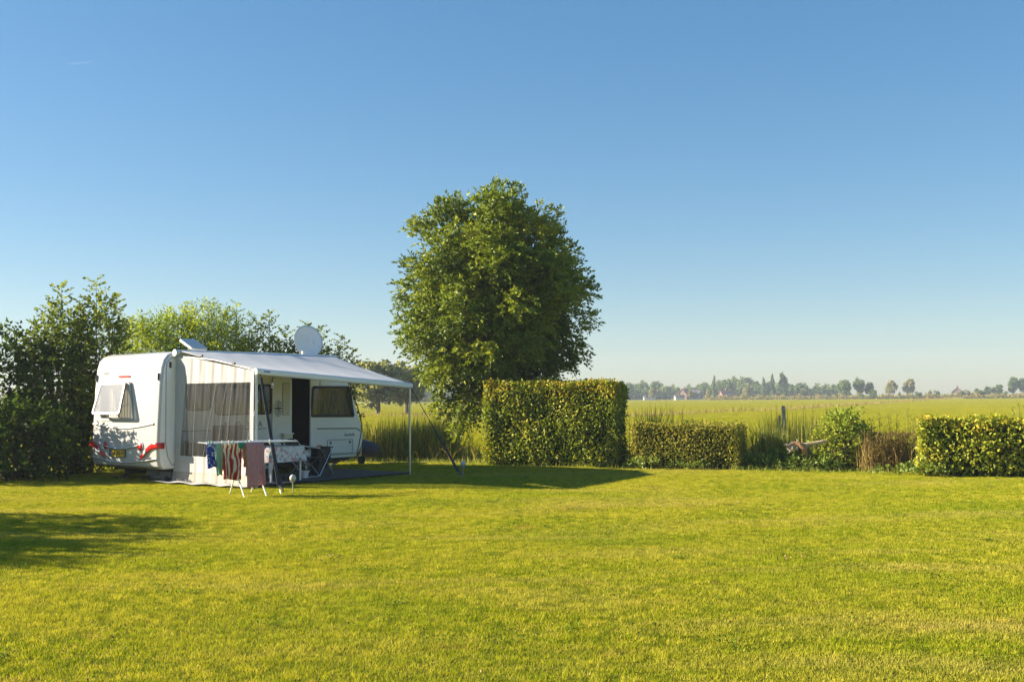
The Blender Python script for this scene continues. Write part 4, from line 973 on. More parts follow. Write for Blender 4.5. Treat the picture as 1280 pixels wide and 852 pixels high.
for s in (-1, 1):
    c = -1.16
    X = lambda x: c + s * (x - c)
    yl = ry(.71)
    lm = MB().lathe([(0, -.035), (.05, -.032), (.075, -.015), (.08, .01)], 20, (X(-.56), yl - .005, .71), 'y').build('tail_light', 'redlens', cv)
    MB().lathe([(.08, -.012), (.092, -.01), (.094, .012)], 20, (X(-.56), yl - .005, .71), 'y').build('light_ring', 'trim', lm)
    def sw(u, v):   # red swoosh from low inside, rising and wrapping round the corner
        x = -.53 + .60 * u; zc = .50 + .255 * math.sin(min(1, u * 1.25) * math.pi / 2) ** 1.2; hh = .036 + .022 * u
        a = ry(.6) - .03
        if x > -.06: a += (x + .06) ** 2 * 3
        return (X(min(x, .012)), a + (max(0, x - .012) * 2.0), zc + hh * (v - .5) * 2 - .02 * u)
    q = MB().sheet(sw, 18, 4).build('corner_light', 'redlens', cv, thick=.02)
    MB().sheet(lambda u, v: tuple(np.array(sw(.2 + .12 * u, v)) - [0, .014, 0]), 4, 2).build('reverse_light', 'clearlens', q, thick=.01)
    MB().prism([(X(-.10), 2.0), (X(-.075), 2.0), (X(-.085), 2.14)], ry(2.05) - .03, ry(2.05) + .03, 'y').build('marker_light', 'ink', cv, 0)
pl = MB().prism(rrect(-1.60, -1.08, .50, .625, .012), -.058, -.046, 'y').build('number_plate', 'plate', cv, 0)
MB().prism(rrect(-1.60, -1.555, .502, .623, .006), -.061, -.0585, 'y').build('country_band', 'plateblue', pl, 0)
text('plate_letters', 'OK-RB-VT', .105, 'ink', pl, (-1.315, -.0605, .561), (R_(90), 0, 0), 1.02)
MB().ring(rrect(-1.615, -1.065, .487, .64, .012), rrect(-1.6, -1.08, .5, .625, .01), -.062, -.044, 'y').build('plate_holder', 'ink', pl, 0)
text('tail_letters', 'ERIBA', .085, 'greyink', cv, (-1.92, ry(2.17) - .006, 2.165), (R_(90 - 4), 0, 0))
text('tail_letters', 'Nova GL', .085, 'cream', cv, (-.57, ry(2.18) - .006, 2.18), (R_(90 - 4), 0, 0))
MB().box(-2.2, -2.06, -.03, .02, 1.73, 1.86).build('socket_cover', 'cream', cv, 0)
MB().prism(rrect(.20, .24, 2.24, 2.36, .015), .002, .02, 'x').build('side_marker', 'ink', cv, 0)
MB().prism(rrect(4.03, 4.15, .555, .59, .012), .002, .018, 'x').build('side_reflector', 'amber', cv, 0)
hp = MB().ring(rrect(4.32, 5.12, .37, .70, .03), rrect(4.345, 5.095, .395, .675, .02), .002, .012, 'x').build('locker_hatch', 'trim', cv, 0)
for a in (4.43, 5.02): MB().box(.004, .02, a - .02, a + .02, .60, .65).build('hatch_catch', 'darktrim', hp, 0)
# bumper moulding crease
MB().sheet(lambda u, v: (-2.28 + 2.24 * u, -.052 - .02 * math.sin(v * math.pi), .47 + .03 * v - .10 * math.sin(math.pi * u)), 24, 4).build('bumper_moulding', 'gelcoat', cv)
# roof
def lid(a0, a1, b0, b1, z, tilt, name):
    t = MB(); t.prism(rrect(b0, b1, 0, a1 - a0, .05), 0, .05, 'z'); o = t.build(name, 'skylight', cv, 30)
    o.location = (0, a0, z); o.rotation_euler = (tilt, 0, 0); return o
hl = lid(1.36, 1.76, -.5, 0, 2.65, 0, 'roof_hatch'); hl.location = (-.9, 1.36, 2.65); hl.rotation_euler = (0, R_(26), 0)
lid(2.85, 3.75, -1.5, -.95, 2.61, 0, 'roof_light')
MB().box(-1.4, -.85, 1.28, 1.82, 2.58, 2.64).build('hatch_frame', 'whiteplastic', cv, 30)
# underside
ch = MB(); ch.box(-CW + .15, -.15, .4, 2.1, .2, .285).box(-CW + .15, -.15, 3.0, 5.15, .2, .285).box(-1.75, -1.6, .4, 5.2, .12, .28).box(-.72, -.57, .4, 5.2, .12, .28)
ch.tube([(-CW + .1, 2.55, .32), (-.1, 2.55, .32)], .05, 8); ch.build('chassis', 'chassis', cv, 30)
for x in (-.12, -CW + .12):
    wl = MB().lathe([(.18, .085), (.24, .10), (.305, .09), (.325, .06), (.325, -.06), (.305, -.09), (.2, -.095)], 32, (x, 2.55, .325), 'x').build('wheel', 'tyre', cv)
    rm = MB().lathe([(.0, .03), (.05, .045), (.06, .03)], 20, (x, 2.55, .325), 'x').lathe([(.175, .088), (.19, .09), (.195, .05), (.19, -.07)], 32, (x, 2.55, .325), 'x')
    for k in range(5):
        q = R_(72 * k + 90); u = Vector((0, math.cos(q), math.sin(q))); v = Vector((0, -math.sin(q), math.cos(q))); c = Vector((x + .055, 2.55, .325))
        pts = [c + u * .03 - v * .028, c + u * .03 + v * .028, c + u * .185 + v * .038, c + u * .185 - v * .038]
        rm.add(pts + [p - Vector((.03, 0, 0)) for p in pts], [(0, 1, 2, 3), (7, 6, 5, 4), (0, 3, 7, 4), (1, 5, 6, 2)])
    rm.build('rim', 'alu', wl)
for a, x, da in ((.5, -.35, -.25), (.5, -1.95, -.25), (4.75, -.35, -.42), (4.75, -1.95, -.42)):
    sl = MB().tube([(x, a + .45 * (1 if da > 0 else 1), .26), (x, a + da * .2, .03)], .028, 8).build('corner_steady', 'alu', cv)
    MB().box(x - .08, x + .08, a + da * .2 - .08, a + da * .2 + .08, .0, .035).build('foot', 'steel', sl, 0)
hb = MB()
for s in (-1, 1): hb.tube([(-1.16 + s * .62, 4.9, .24), (-1.16 + s * .30, 5.7, .27), (-1.16, 6.55, .33)], .045, 8)
hb.tube([(-1.16, 6.4, .33), (-1.16, 6.85, .36), (-1.16, 7.0, .38)], [.05, .045, .04], 8); hb.build('drawbar', 'chassis', cv)
jw = MB().tube([(-1.0, 6.35, .62), (-1.0, 6.35, .18)], .03, 10).build('jockey_wheel', 'steel', cv)
MB().lathe([(.0, -.04), (.08, -.04), (.105, -.03), (.11, 0), (.105, .03), (.08, .04), (0, .04)], 20, (-1.0, 6.38, .115), 'x').build('tyre', 'tyre', jw)
cov = MB(); cov.tube([(-1.16, 6.2, .50), (-1.15, 6.45, .44), (-1.16, 6.75, .36), (-1.14, 7.0, .30), (-1.16, 7.12, .27)], [.13, .20, .21, .17, .07], 12); hc = cov.build('hitch_cover', 'navy', cv)

# ---- things on the caravan roof and under it
sd = thing('satellite_dish', 'white satellite dish standing up from the caravan roof', 'satellite dish', cl(4.75, -1.1, 2.55), 0)
ctr = Vector((0, 0, .42)); nrm = Vector((.42, -.82, .34)).normalized(); ux = nrm.cross(Vector((0, 0, 1))).normalized(); uy = ux.cross(nrm)
dm = MB(); ds = []
for i in range(9):
    f = i / 8
    for k in range(36):
        q = 2 * math.pi * k / 36; p = ctr + ux * (.335 * f * math.cos(q)) + uy * (.40 * f * math.sin(q)) - nrm * (.085 * (1 - f * f)); ds.append(p)
dm.add(ds, [(i * 36 + k, i * 36 + (k + 1) % 36, (i + 1) * 36 + (k + 1) % 36, (i + 1) * 36 + k) for i in range(8) for k in range(36)])
dm.build('reflector', pmat('dishwhite', (.82, .82, .82), .45, noise=.08), sd, thick=.012)
rim = [ctr + ux * (.336 * math.cos(2 * math.pi * k / 36)) + uy * (.401 * math.sin(2 * math.pi * k / 36)) for k in range(37)]
MB().tube(rim, .009, 5, False).build('rim', 'trim', sd)
MB().lathe([(.15, .0), (.14, .05), (.06, .07), (.05, .42)], 16, (.06, .14, 0)).build('mast', 'whiteplastic', sd)
e = ctr - uy * .40; arm = e + nrm * .22 - uy * .02 - Vector((.22, 0, 0))
MB().tube([e, arm], .012, 6).build('feed_arm', 'whiteplastic', sd)
MB().tube([arm + Vector((0, 0, -.05)), arm + Vector((0, 0, .07))], [.035, .045], 10).build('receiver_head', 'whiteplastic', sd)
wtank = thing('waste_tank', 'low grey wheeled waste-water tank under the caravan tail', 'tank', cl(.62, -.62, 0), -PHI)
MB().prism(rrect(-.4, .42, .06, .30, .09), -.22, .22, 'y').build('tank', 'greyplastic', wtank, 30)
for x in (-.3, .3): MB().lathe([(0, -.02), (.055, -.02), (.06, 0), (.055, .02), (0, .02)], 14, (x, -.23, .06), 'y').build('wheel', 'black', wtank)
MB().tube([(.4, 0, .2), (.5, 0, .24), (.62, 0, .12)], .02, 6).build('handle', 'steel', wtank)

# ================================================================== THE AWNING
AL, AR, AD = .36, 4.44, 2.43; ZL, ZR = 2.13, 1.885
aw = thing('awning', 'white roll-out caravan awning with one clear-windowed side wall', 'awning', CR, -PHI)
MB().tube([(.075, AL - .08, 2.535), (.075, AR + .1, 2.535)], .062, 14).build('cassette', 'whiteplastic', aw)
MB().lathe([(0, -.012), (.07, -.012), (.075, 0), (.07, .012), (0, .012)], 16, (.075, AL - .085, 2.535), 'y').build('cassette_cap', 'trim', aw)
def roof_pt(u, v):      # u along, v from wall to front bar
    a = AL + (AR - AL) * u; z1 = ZL + (ZR - ZL) * u
    sag = -.045 * math.sin(math.pi * v) * (.6 + .4 * math.sin(math.pi * u)) + .0015 * math.sin(u * 40 + v * 7)
    return (.10 + (AD - .10) * v, a + (0.0), 2.575 + (z1 + .045 - 2.575) * v + sag)
MB().sheet(roof_pt, 60, 24).build('roof_fabric', 'awning', aw, thick=.004)
fb = [(AD - .035, 0), (AD + .045, 0.0), (AD + .06, .02), (AD + .06, .085), (AD + .03, .11), (AD - .03, .105)]
bar = MB()
L0, L1 = AL - .03, AR + .03
bar.add([(x, L0, ZL - .06 + z) for x, z in fb] + [(x, L1, ZR - .06 + z) for x, z in fb], [(0, 1, 2, 3, 4, 5), (11, 10, 9, 8, 7, 6)] + [(i, (i + 1) % 6, 6 + (i + 1) % 6, 6 + i) for i in range(6)])
fbar = bar.build('front_bar', 'whiteplastic', aw, 25)
sl_ = (ZR - ZL) / (AR - AL)
MB().add([(AD + .0615, AL + .12, ZL - .01 + .12 * sl_), (AD + .0615, AL + .27, ZL - .01 + .27 * sl_), (AD + .0615, AL + .27, ZL + .013 + .27 * sl_), (AD + .0615, AL + .12, ZL + .013 + .12 * sl_)], [(0, 1, 2, 3)]).build('maker_mark', 'plateblue', fbar, 0)
MB().tube([(AD, AL, ZL - .03), (AD, AL, .015)], .026, 10).build('pole', 'poleWhite', aw)
MB().tube([(AD + .01, AR - .01, ZR - .03), (AD + .01, AR - .01, .015)], .021, 10).build('pole', 'alu', aw)
for a in (AL, AR - .01): MB().box(AD - .05, AD + .05, a - .05, a + .05, .0, .02).build('pole_foot', 'greyplastic', aw, 0)
MB().tube([(AD - .05, AL + .08, 1.6), (AD - .9, AL + .35, .3)], .012, 7).build('brace', 'poleWhite', aw)
for a, z in ((AL + .02, ZL), (AR - .05, ZR)):
    MB().tube([(.09, a, 2.47), (1.2, a, (2.47 + z) / 2 + .06), (AD - .02, a, z + .01)], .014, 6).build('rafter', 'alu', aw)
for v in (.30, .72):
    q = roof_pt(0, v); MB().tube([(q[0] - .035, q[1], q[2] + .03), (q[0] + .035, q[1], q[2] + .02)], .022, 8).build('clamp', 'black', aw)
# side wall (plane just behind the left pole)
def side_z(b): return 2.50 + (ZL - .0 - 2.50) * (b - .07) / (AD - .07)
def sw_y(b, z, amp=.007):
    return AL - .03 + amp * math.sin(b * 19 + z * 1.2) * (.4 + .6 * min(1, abs(z - 1.2))) + .0025 * math.sin(b * 47 - z * 3) - .05 * math.sin(math.pi * min(1, max(0, z / 2.2))) * .4
def wl(z): return .03 if z > .4 else .03 - (.4 - z) * .25        # left edge of the wall
def clr(z): return .22 + (z - .53) / (1.93 - .53) * .14          # left edge of the clear window
CZ0, CZ1, CB1 = .54, 1.93, 2.31
sp = MB()
sp.sheet(lambda u, v: (lambda b: (b, sw_y(b, CZ1 + (side_z(b) - CZ1) * v, .008), CZ1 + (side_z(b) - CZ1) * v))(.05 + (AD - .07) * u), 110, 6)
sp.sheet(lambda u, v: (lambda z: (lambda b: (b, sw_y(b, z), z))(wl(z) + (clr(z) - wl(z)) * u))(CZ0 + (CZ1 - CZ0) * v), 10, 24)
sp.sheet(lambda u, v: (lambda z: (lambda b: (b, sw_y(b, z), z))(CB1 + (AD - .02 - CB1) * u))(CZ0 + (CZ1 - CZ0) * v), 6, 24)
sp.sheet(lambda u, v: (lambda z: (lambda b: (b, sw_y(b, z), z))(wl(z) + (AD - .02 - wl(z)) * u))(.235 + (CZ0 - .235) * v), 110, 6)
spo = sp.build('side_wall', 'panelwhite', aw)
MB().sheet(lambda u, v: (lambda z: (lambda b: (b, sw_y(b, z, .014) + .004 * math.sin(b * 31 + z * 4 * math.sin(b * 3)) * math.sin(z * 2.2), z))(clr(z) + (CB1 - clr(z)) * u))(CZ0 + (CZ1 - CZ0) * v), 150, 40).build('clear_window', 'pvc', spo)
MB().sheet(lambda u, v: (lambda z: (lambda b: (b, sw_y(b, z) - .01 * (1 - v), z))(wl(z) + (AD - .02 - wl(z)) * u))(.03 + .205 * v), 90, 5).build('mud_flap', 'mudflap', spo)
MB().sheet(lambda u, v: (-.05 + (AD + .05) * u - .22 * (1 - v) * (1 - u), sw_y(.1 + 2.3 * u, .03) - .01 - (.34 - .1 * u) * (1 - v) - .02 * math.sin(u * 17), .052 + .012 * math.sin(u * 23 + v * 5)), 60, 6).build('ground_flap', 'panelwhite', spo, thick=.004)
fold = MB()
for b0, b1 in ((.95, 1.32), (1.35, 1.62), (1.62, 1.80), (.62, .70), (.36, .44)):
    fold.tube([(b1, sw_y(b1, CZ1) - .012, CZ1), ((b0 + b1) / 2, sw_y(b0, 1.2) - .018, 1.22), (b0, sw_y(b0, CZ0) - .012, CZ0)], .006, 5)
fold.build('window_creases', pmat('crease', (.6, .6, .6), .3, alpha=.28), spo)
# pull-out ground sheet / paving
pv = thing('patio_mat', 'dark grey woven ground mat under the awning', 'mat', CR, -PHI)
M['matgrey'] = pmat('matgrey', (.085, .085, .09), .9, noise=.35, nscale=10, bump=.5, bscale=60)
MB().sheet(lambda u, v: (.25 + 2.2 * u + .02 * math.sin(v * 23), .5 + 4.0 * v + .03 * math.sin(u * 9), .048 + .004 * math.sin(u * 31) * math.sin(v * 43)), 40, 60).build('mat', 'matgrey', pv, thick=.006)
hem = MB().tube([(2.45, .5 + 4.0 * k / 12, .052) for k in range(13)], .008, 5).build('hem', 'blacknylon', pv)
# bulbs hanging from the front bar
for k, (a, dz, rr) in enumerate(((.80, .20, .034), (1.98, .07, .024))):
    b = thing('hanging_bulb', ('round white bulb hanging low on a cord under the awning bar', 'small white bulb tucked right under the awning bar')[k], 'light bulb', cl(a, AD - .08, ZL - .06 + (a - AL) * sl_ - dz), 0)
    MB().lathe([(.004, -rr), (rr * .7, -rr * .7), (rr, 0), (rr * .7, rr * .7), (rr * .35, rr * 1.1)], 14).build('bulb', 'glassball', b)
    MB().lathe([(rr * .5, rr * 1.0), (rr * .8, rr * 1.3), (rr * .5, rr * 2.2), (.004, rr * 2.3)], 12).build('cap', 'whiteplastic', b)
    MB().tube([(0, 0, rr * 2.2), (0, 0, dz + .06)], .004, 5).build('cord', 'black', b)

# storm straps
def strap(foot, top, label, broad):
    t = thing('storm_strap', label, 'strap', foot, 0); T = Vector(top) - Vector(foot); u = T.normalized()
    sv = u.cross(Vector((0, 0, 1))).normalized()
    def band(f0, f1, w0, w1, nm, mat):
        mb = MB(); a = T * f0; b = T * f1; d = sv.cross(u) * .006
        mb.add([a - sv * w0 - d, a + sv * w0 - d, b + sv * w1 - d, b - sv * w1 - d, a - sv * w0 + d, a + sv * w0 + d, b + sv * w1 + d, b - sv * w1 + d], [(3, 2, 1, 0), (4, 5, 6, 7), (0, 1, 5, 4), (1, 2, 6, 5), (2, 3, 7, 6), (3, 0, 4, 7)])
        return mb.build(nm, mat, t, 0)
    bd = band(.07, broad, .035, .022, 'sheath', 'blacknylon'); band(broad, 1.0, .006, .004, 'webbing', 'black')
    MB().tube([T * .16 + sv * .01, T * .10 + sv * .05 + Vector((0, 0, -.05)), T * .05 + sv * .06 + Vector((0, 0, -.06))], [.02, .028, .015], 7).build('loose_end', 'blacknylon', t)
    sp = MB(); sp.tube([T * .07 + sv * (.012 * math.cos(k)) + u.cross(sv) * (.012 * math.sin(k)) - T * .0028 * k * .5 for k in range(26)], .004, 5); sp.build('spring', 'steel', t)
    MB().tube([Vector((.02, 0, -.06)), T * .012 + Vector((0, 0, .02)), T * .03], .007, 6).build('ground_peg', 'steel', t)
strap(on_ground(351, 618), cl(AL + .06, AD + .03, ZL - .02), 'black storm strap pegged down beside the laundry rack', .95)
strap(on_ground(577.5, 597), cl(AR - .03, AD + .04, ZR - .02), 'black storm strap pegged to the lawn beyond the thin awning pole', .52)
for k, (px, py) in enumerate(((366, 616), (579, 595.5))):
    g = on_ground(px, py); t = thing('garden_light', ('globe garden light on a stake beside the laundry rack strap', 'globe garden light on a stake in front of the reeds')[k], 'garden light', g)
    MB().lathe([(.003, .195), (.035, .205), (.055, .235), (.058, .265), (.045, .30), (.02, .318), (.003, .32)], 16).build('globe', 'glassball', t)
    MB().lathe([(.03, .185), (.034, .2), (.02, .212)], 12).build('collar', 'steel', t)
    MB().tube([(0, 0, -.05), (0, 0, .19)], .009, 7).build('stake', 'steel', t)

# ================================================================== FURNITURE UNDER THE AWNING
tb = thing('camping_table', 'white-legged camping table under the flowered cloth', 'table', cl(1.42, 1.55), -PHI)
MB().box(-.5, .5, -.4, .4, .675, .70).build('table_top', 'whiteplastic', tb, 30)
for x in (-.46, .46):
    for y in (-.36, .36): MB().tube([(x, y, .675), (x, y, .05)], .02, 8).build('leg', 'poleWhite', tb)
MB().tube([(.46, -.36, .64), (.46, .36, .64)], .012, 6).tube([(-.46, -.36, .64), (-.46, .36, .64)], .012, 6).build('rail', 'alu', tb)
tc = MB(); hx, hy = .57, .47
def drape(u, v):
    x = (u - .5) * 2 * (hx + .24); y = (v - .5) * 2 * (hy + .24); ox = max(0, abs(x) - .515); oy = max(0, abs(y) - .415)
    d = math.hypot(ox, oy); k = 1 if d == 0 else .12
    X = math.copysign(min(abs(x), .515) + ox * .10, x); Y = math.copysign(min(abs(y), .415) + oy * .10, y)
    wv = .018 * math.sin((x + y) * 22) * min(1, d * 6)
    return (X + wv, Y + wv, .708 - min(d, .5) * .98 - (.12 if (x > 0 and y < 0 and ox > 0 and oy > 0) else 0))
tco = tc.sheet(drape, 60, 52).build('tablecloth', 'floral', None, 60, loc=tuple(cl(1.42, 1.55)), rot=(0, 0, -PHI))
tag(tco, 'flowered white cloth draped over the camping table', 'tablecloth')
def fold_chair(name, label, loc, rz, seatm, frame, back_h=1.0):
    t = thing(name, label, 'chair', loc, rz)
    for s in (-1, 1):
        MB().tube([(s * .24, -.24, .05), (s * .24, .18, .46), (s * .24, .30, .72)], .013, 7).build('leg', frame, t)
        MB().tube([(s * .21, .24, .05), (s * .21, -.22, .44)], .013, 7).build('leg', frame, t)
        MB().tube([(s * .25, -.22, .62), (s * .25, .26, .66)], [.018, .02], 7).build('armrest', 'whiteplastic', t)
        MB().tube([(s * .22, .16, .42), (s * .22, .30, .72), (s * .22, .42, back_h)], .013, 7).build('back_post', frame, t)
    MB().tube([(-.24, -.235, .06), (.24, -.235, .06)], .012, 6).build('stretcher', frame, t)
    MB().sheet(lambda u, v: (-.21 + .42 * u, -.22 + .42 * v, .44 - .03 * math.sin(math.pi * v)), 8, 8).build('seat', seatm, t, thick=.03)
    MB().sheet(lambda u, v: (-.21 + .42 * u, .18 + .25 * v, .46 + (back_h - .46) * v - .0 * u), 8, 8).build('backrest', seatm, t, thick=.035)
    return t
fold_chair('folding_chair', 'dark blue padded camping chair behind the clear awning window', cl(.92, .78), R_(205), 'seatblue', 'alu', 1.12).scale = (1.35, 1, 1)
fold_chair('folding_chair', 'light-framed folding stool chair beside the table and black bag', cl(2.35, 1.45), -PHI + R_(100), 'blacknylon', 'alu', .80)
bg_ = thing('bag_stand', 'black rubbish bag hanging in a folding frame by the caravan door', 'rubbish bag', cl(2.9, 1.35), -PHI + R_(8))
def bagf(u, v):
    q = 2 * math.pi * u; c_, s_ = math.cos(q), math.sin(q); e = lambda x: math.copysign(abs(x) ** .45, x)
    k = 1 - .10 * v - .04 * math.sin(v * 9 + u * 20); return (.15 * e(c_) * k + .01 * math.sin(v * 7), .20 * e(s_) * k, .62 - .55 * v + .01 * math.sin(u * 30) * v)
MB().sheet(bagf, 40, 14).build('bag', 'blacknylon', bg_)
MB().tube([(x, y, .62) for x, y in ((-.16, -.21), (.16, -.21), (.16, .21), (-.16, .21), (-.16, -.21))], .012, 6, False).build('rim', 'black', bg_)
for s in (-1, 1):
    MB().tube([(s * .16, -.21, .62), (s * .17, .23, .05)], .010, 6).build('leg', 'alu', bg_); MB().tube([(s * .16, .21, .62), (s * .17, -.23, .05)], .010, 6).build('leg', 'alu', bg_)
stp = thing('entry_step', 'low grey step on two legs below the caravan door', 'step', cl(3.53, .28), -PHI)
MB().prism(rrect(-.19, .19, -.25, .25, .03), .2, .235, 'z').build('tread', 'greyplastic', stp, 30)
for y in (-.2, .2): MB().tube([(-.16, y, .05), (-.14, y, .2), (.14, y, .2), (.16, y, .05)], .014, 6).build('leg', 'alu', stp)
rp = thing('levelling_ramp', 'yellow plastic levelling ramp against the caravan wheel', 'ramp', cl(2.12, .06), -PHI)
MB().prism([(-.28, .05), (.2, .05), (.2, .13), (.05, .13), (.0, .1), (-.28, .06)], -.11, .11, 'x').build('wedge', 'yellowplastic', rp, 0)
for k in range(4): MB().box(-.10, .10, -.2 + k * .07, -.17 + k * .07, .062 + k * .018, .082 + k * .018).build('rib', 'yellowplastic', rp, 0)
bx = thing('water_carrier', 'blue plastic water carrier standing by the caravan wheel', 'canister', cl(1.92, .42), -PHI)
MB().prism(rrect(-.14, .14, -.1, .1, .03), .05, .30, 'z').build('can', 'blueplastic', bx, 30)
MB().tube([(-.08, 0, .29), (-.06, 0, .35), (.06, 0, .35), (.08, 0, .29)], .014, 7).build('handle', 'blueplastic', bx)
MB().lathe([(.03, .30), (.03, .33), (.002, .33)], 12, (.11, .05, 0)).build('cap', 'whiteplastic', bx)
sbx = thing('camping_cupboard', 'dark fabric camping cupboard behind the clear awning window', 'cupboard', cl(.75, .33), -PHI)
MB().prism(rrect(-.2, .2, -.24, .24, .02), .05, .78, 'z').build('cabinet', 'greyplastic', sbx, 30); MB().box(-.22, .22, -.26, .26, .78, .80).build('top', 'whiteplastic', sbx, 0)
MB().tube([(.203, 0, .1), (.203, 0, .75)], .006, 5).build('zip', 'steel', sbx)
pot = thing('white_pot', 'small white pot on the mat under the table', 'pot', cl(2.15, 1.72), 0)
MB().lathe([(.002, .055), (.06, .055), (.085, .18), (.088, .19), (.075, .19), (.06, .09)], 16).build('pot', 'whiteplastic', pot)
MB().lathe([(.085, .175), (.094, .18), (.094, .195), (.085, .195)], 16).build('rim', 'whiteplastic', pot)

# ================================================================== LAUNDRY RACK
A = at_depth(258, 556, 17.65); B = at_depth(372, 549, 18.45); A.z = B.z = .90
U = (B - A); RL = U.length; U.normalize(); VV = Vector((-U.y, U.x, 0))
rk = thing('laundry_rack', 'white folding laundry rack with crossed legs standing on the lawn', 'laundry rack', (A.x, A.y, 0), math.atan2(U.y, U.x))
RW = .52
for y in (0, RW): MB().tube([(0, y, .90), (RL, y, .90)], .011, 7).build('side_rail', 'poleWhite', rk)
for k in range(9): 
    x = .02 + k * (RL - .04) / 8; MB().tube([(x, 0, .90), (x, RW, .90)], .005, 5).build('rung', 'poleWhite', rk)
for y in (.13, .26, .39): MB().tube([(0, y, .905), (RL, y, .905)], .004, 5).build('rung', 'poleWhite', rk)
for x in (RL * .36, RL * .60):
    MB().tube([(x - .02, RW - .05, .895), (x, RW / 2, .45), (x + .02, -.20, .0)], .012, 7).build('leg', 'poleWhite', rk)
    MB().tube([(x + .015, .05, .895), (x + .02, RW / 2, .45), (x + .05, RW + .22, .0)], .012, 7).build('leg', 'poleWhite', rk)
def cloth(name, label, x0, x1, drop, back, mat, y=0.0, wav=.02, cat='towel', skew=0, seed=0, hem=None):
    tot = drop + back
    def fn(u, v):
        s = v * tot; x = x0 + (x1 - x0) * u
        if s < drop: f = (drop - s) / drop; z = .905 - (drop - s); yy = y - .016
        else: f = (s - drop) / max(back, .01); z = .905 - (s - drop); yy = y + .016
        wv = 1.5 * wav * math.sin(u * 9 + seed + v * 2.5) * f ** .7 + .8 * wav * math.sin(u * 21 + seed * 2 + v * 4) * f
        return (x + skew * f * (drop if s < drop else 0) + .012 * math.sin(v * 9 + seed) * f, yy + wv, z - .015 * math.sin(u * 5 + seed) * f)
    o = MB().sheet(fn, 26, 26).build(name, mat, None, 60, thick=.006, loc=rk.location, rot=(0, 0, math.atan2(U.y, U.x)))
    return tag(o, label, cat)
def xpx(px): return (px - 258) / (372 - 258) * RL
cloth('bathing_cloth', 'blue and white patterned cloth pegged on the laundry rack end', xpx(258.5), xpx(268), .40, .12, 'bluewhite', .0, .015, 'cloth', .02, 1)
cloth('hand_towel', 'narrow mint green towel on the laundry rack', xpx(269.5), xpx(276), .53, .3, 'mint', .0, .012, 'towel', .01, 2)
cloth('small_cloth', 'beige cloth beside the mint towel on the laundry rack', xpx(276.5), xpx(281.5), .45, .3, 'beigecloth', .13, .012, 'cloth', 0, 3)
cloth('beach_towel', 'red and cream patterned towel on the laundry rack', xpx(280), xpx(303), .62, .5, 'redwhite', .13, .03, 'towel', .02, 4)
cloth('dish_cloth', 'dark green dishcloth folded over the laundry rack rail', xpx(296.5), xpx(303.5), .09, .09, 'teal', -.012, .006, 'cloth', 0, 5)
cloth('shirt', 'orange cloth between the patterned and the pink towel', xpx(303), xpx(308.5), .40, .3, 'orange', .0, .012, 'cloth', 0, 6)
pk = cloth('bath_towel', 'pink terry bath towel hanging long on the laundry rack', xpx(305.5), xpx(327.5), .74, .55, 'pink', -.026, .018, 'towel', .03, 7)
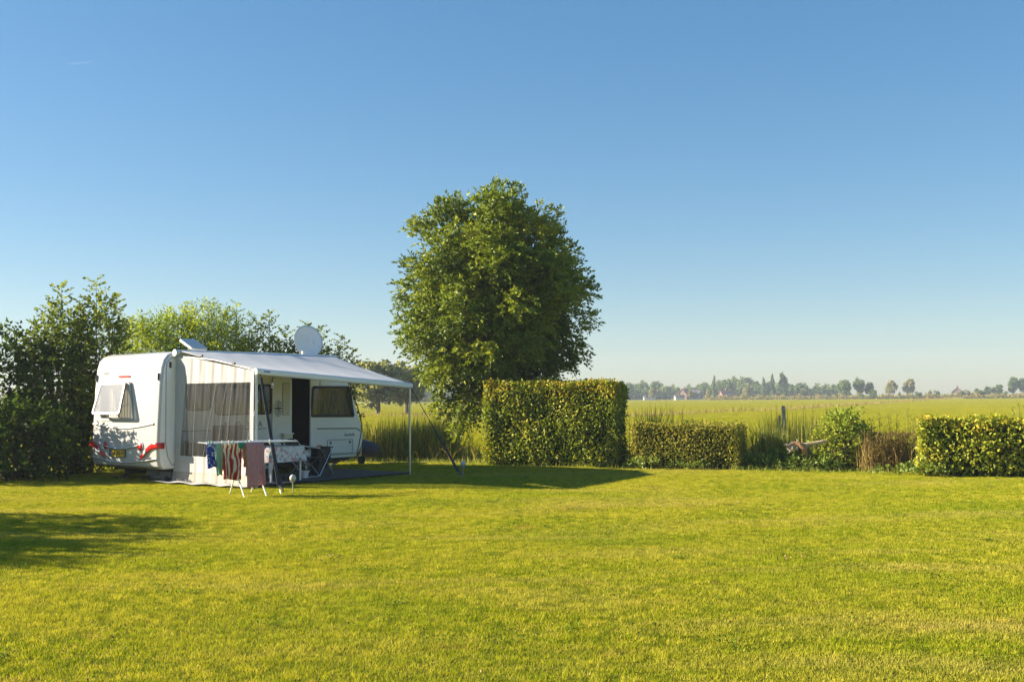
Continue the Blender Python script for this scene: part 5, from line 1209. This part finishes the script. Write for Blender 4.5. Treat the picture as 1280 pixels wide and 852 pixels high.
for k, (px, c) in enumerate(((261, 'mint'), (265, 'mint'), (277, 'whiteplastic'), (285, 'whiteplastic'), (290, 'mint'), (307, 'mint'), (311, 'whiteplastic'), (336, 'whiteplastic'))):
    t = thing('clothes_peg', 'small plastic clothes peg clipped on the laundry rack rail', 'clothes peg', rk.location + U * xpx(px) + Vector((0, 0, .90)), math.atan2(U.y, U.x), 'clothes pegs on the rack')
    for s in (-1, 1): MB().add([(-.007, s * .006, -.035), (.007, s * .006, -.035), (.007, s * .016, .045), (-.007, s * .016, .045), (-.007, s * .011, -.035), (.007, s * .011, -.035), (.007, s * .022, .045), (-.007, s * .022, .045)],
                                [(0, 1, 2, 3), (7, 6, 5, 4), (0, 4, 5, 1), (3, 2, 6, 7), (0, 3, 7, 4), (1, 5, 6, 2)]).build('jaw', c, t, 0)
    MB().tube([(-.009, 0, .012), (.009, 0, .012)], .009, 6).build('spring', 'steel', t)

# ---- a far aeroplane trail high over the fields
a, b = ray(84, 80.4), ray(124, 77.2); KM = 9000
pa, pb = Vector((0, 0, CAM_H)) + a * (KM / a.y), Vector((0, 0, CAM_H)) + b * (KM / b.y)
pts = [pa.lerp(pb, k / 8) for k in range(9)]
m = bpy.data.materials.new('contrail_ice'); m.use_nodes = True; nt = m.node_tree; nt.nodes.remove(nt.nodes['Principled BSDF'])
tr = _n(nt, 'ShaderNodeBsdfTransparent'); df = _n(nt, 'ShaderNodeBsdfDiffuse'); df.inputs[0].default_value = (.8, .8, .8, 1); ms = _n(nt, 'ShaderNodeMixShader'); ms.inputs[0].default_value = .04
tl = _n(nt, 'ShaderNodeBsdfTranslucent'); tl.inputs[0].default_value = (1, 1, 1, 1); ad = _n(nt, 'ShaderNodeAddShader'); nt.links.new(df.outputs[0], ad.inputs[0]); nt.links.new(tl.outputs[0], ad.inputs[1])
nt.links.new(tr.outputs[0], ms.inputs[1]); nt.links.new(ad.outputs[0], ms.inputs[2]); nt.links.new(ms.outputs[0], nt.nodes['Material Output'].inputs[0])
o = MB().tube(pts, [1.5, 4.5, 5, 4.5, 4, 3.6, 3, 2, .6], 8).build('contrail', m); tag(o, 'short faint white aeroplane trail in the sky', None, kind='structure')

# ================================================================== THE AIR
hz = MB().box(-700, 700, -40, 620, -1.5, 24).build('haze', 'core', None, 0)
m = bpy.data.materials.new('haze_air'); m.use_nodes = True; nt = m.node_tree; nt.nodes.remove(nt.nodes['Principled BSDF'])
pv_ = _n(nt, 'ShaderNodeVolumePrincipled'); pv_.inputs['Color'].default_value = (.74, .85, 1.0, 1); pv_.inputs['Density'].default_value = .00048; pv_.inputs['Anisotropy'].default_value = .1
nt.links.new(pv_.outputs[0], nt.nodes['Material Output'].inputs['Volume'])
hz.data.materials.clear(); hz.data.materials.append(m)
tag(hz, 'thin pale morning haze over the fields', 'haze', kind='stuff')
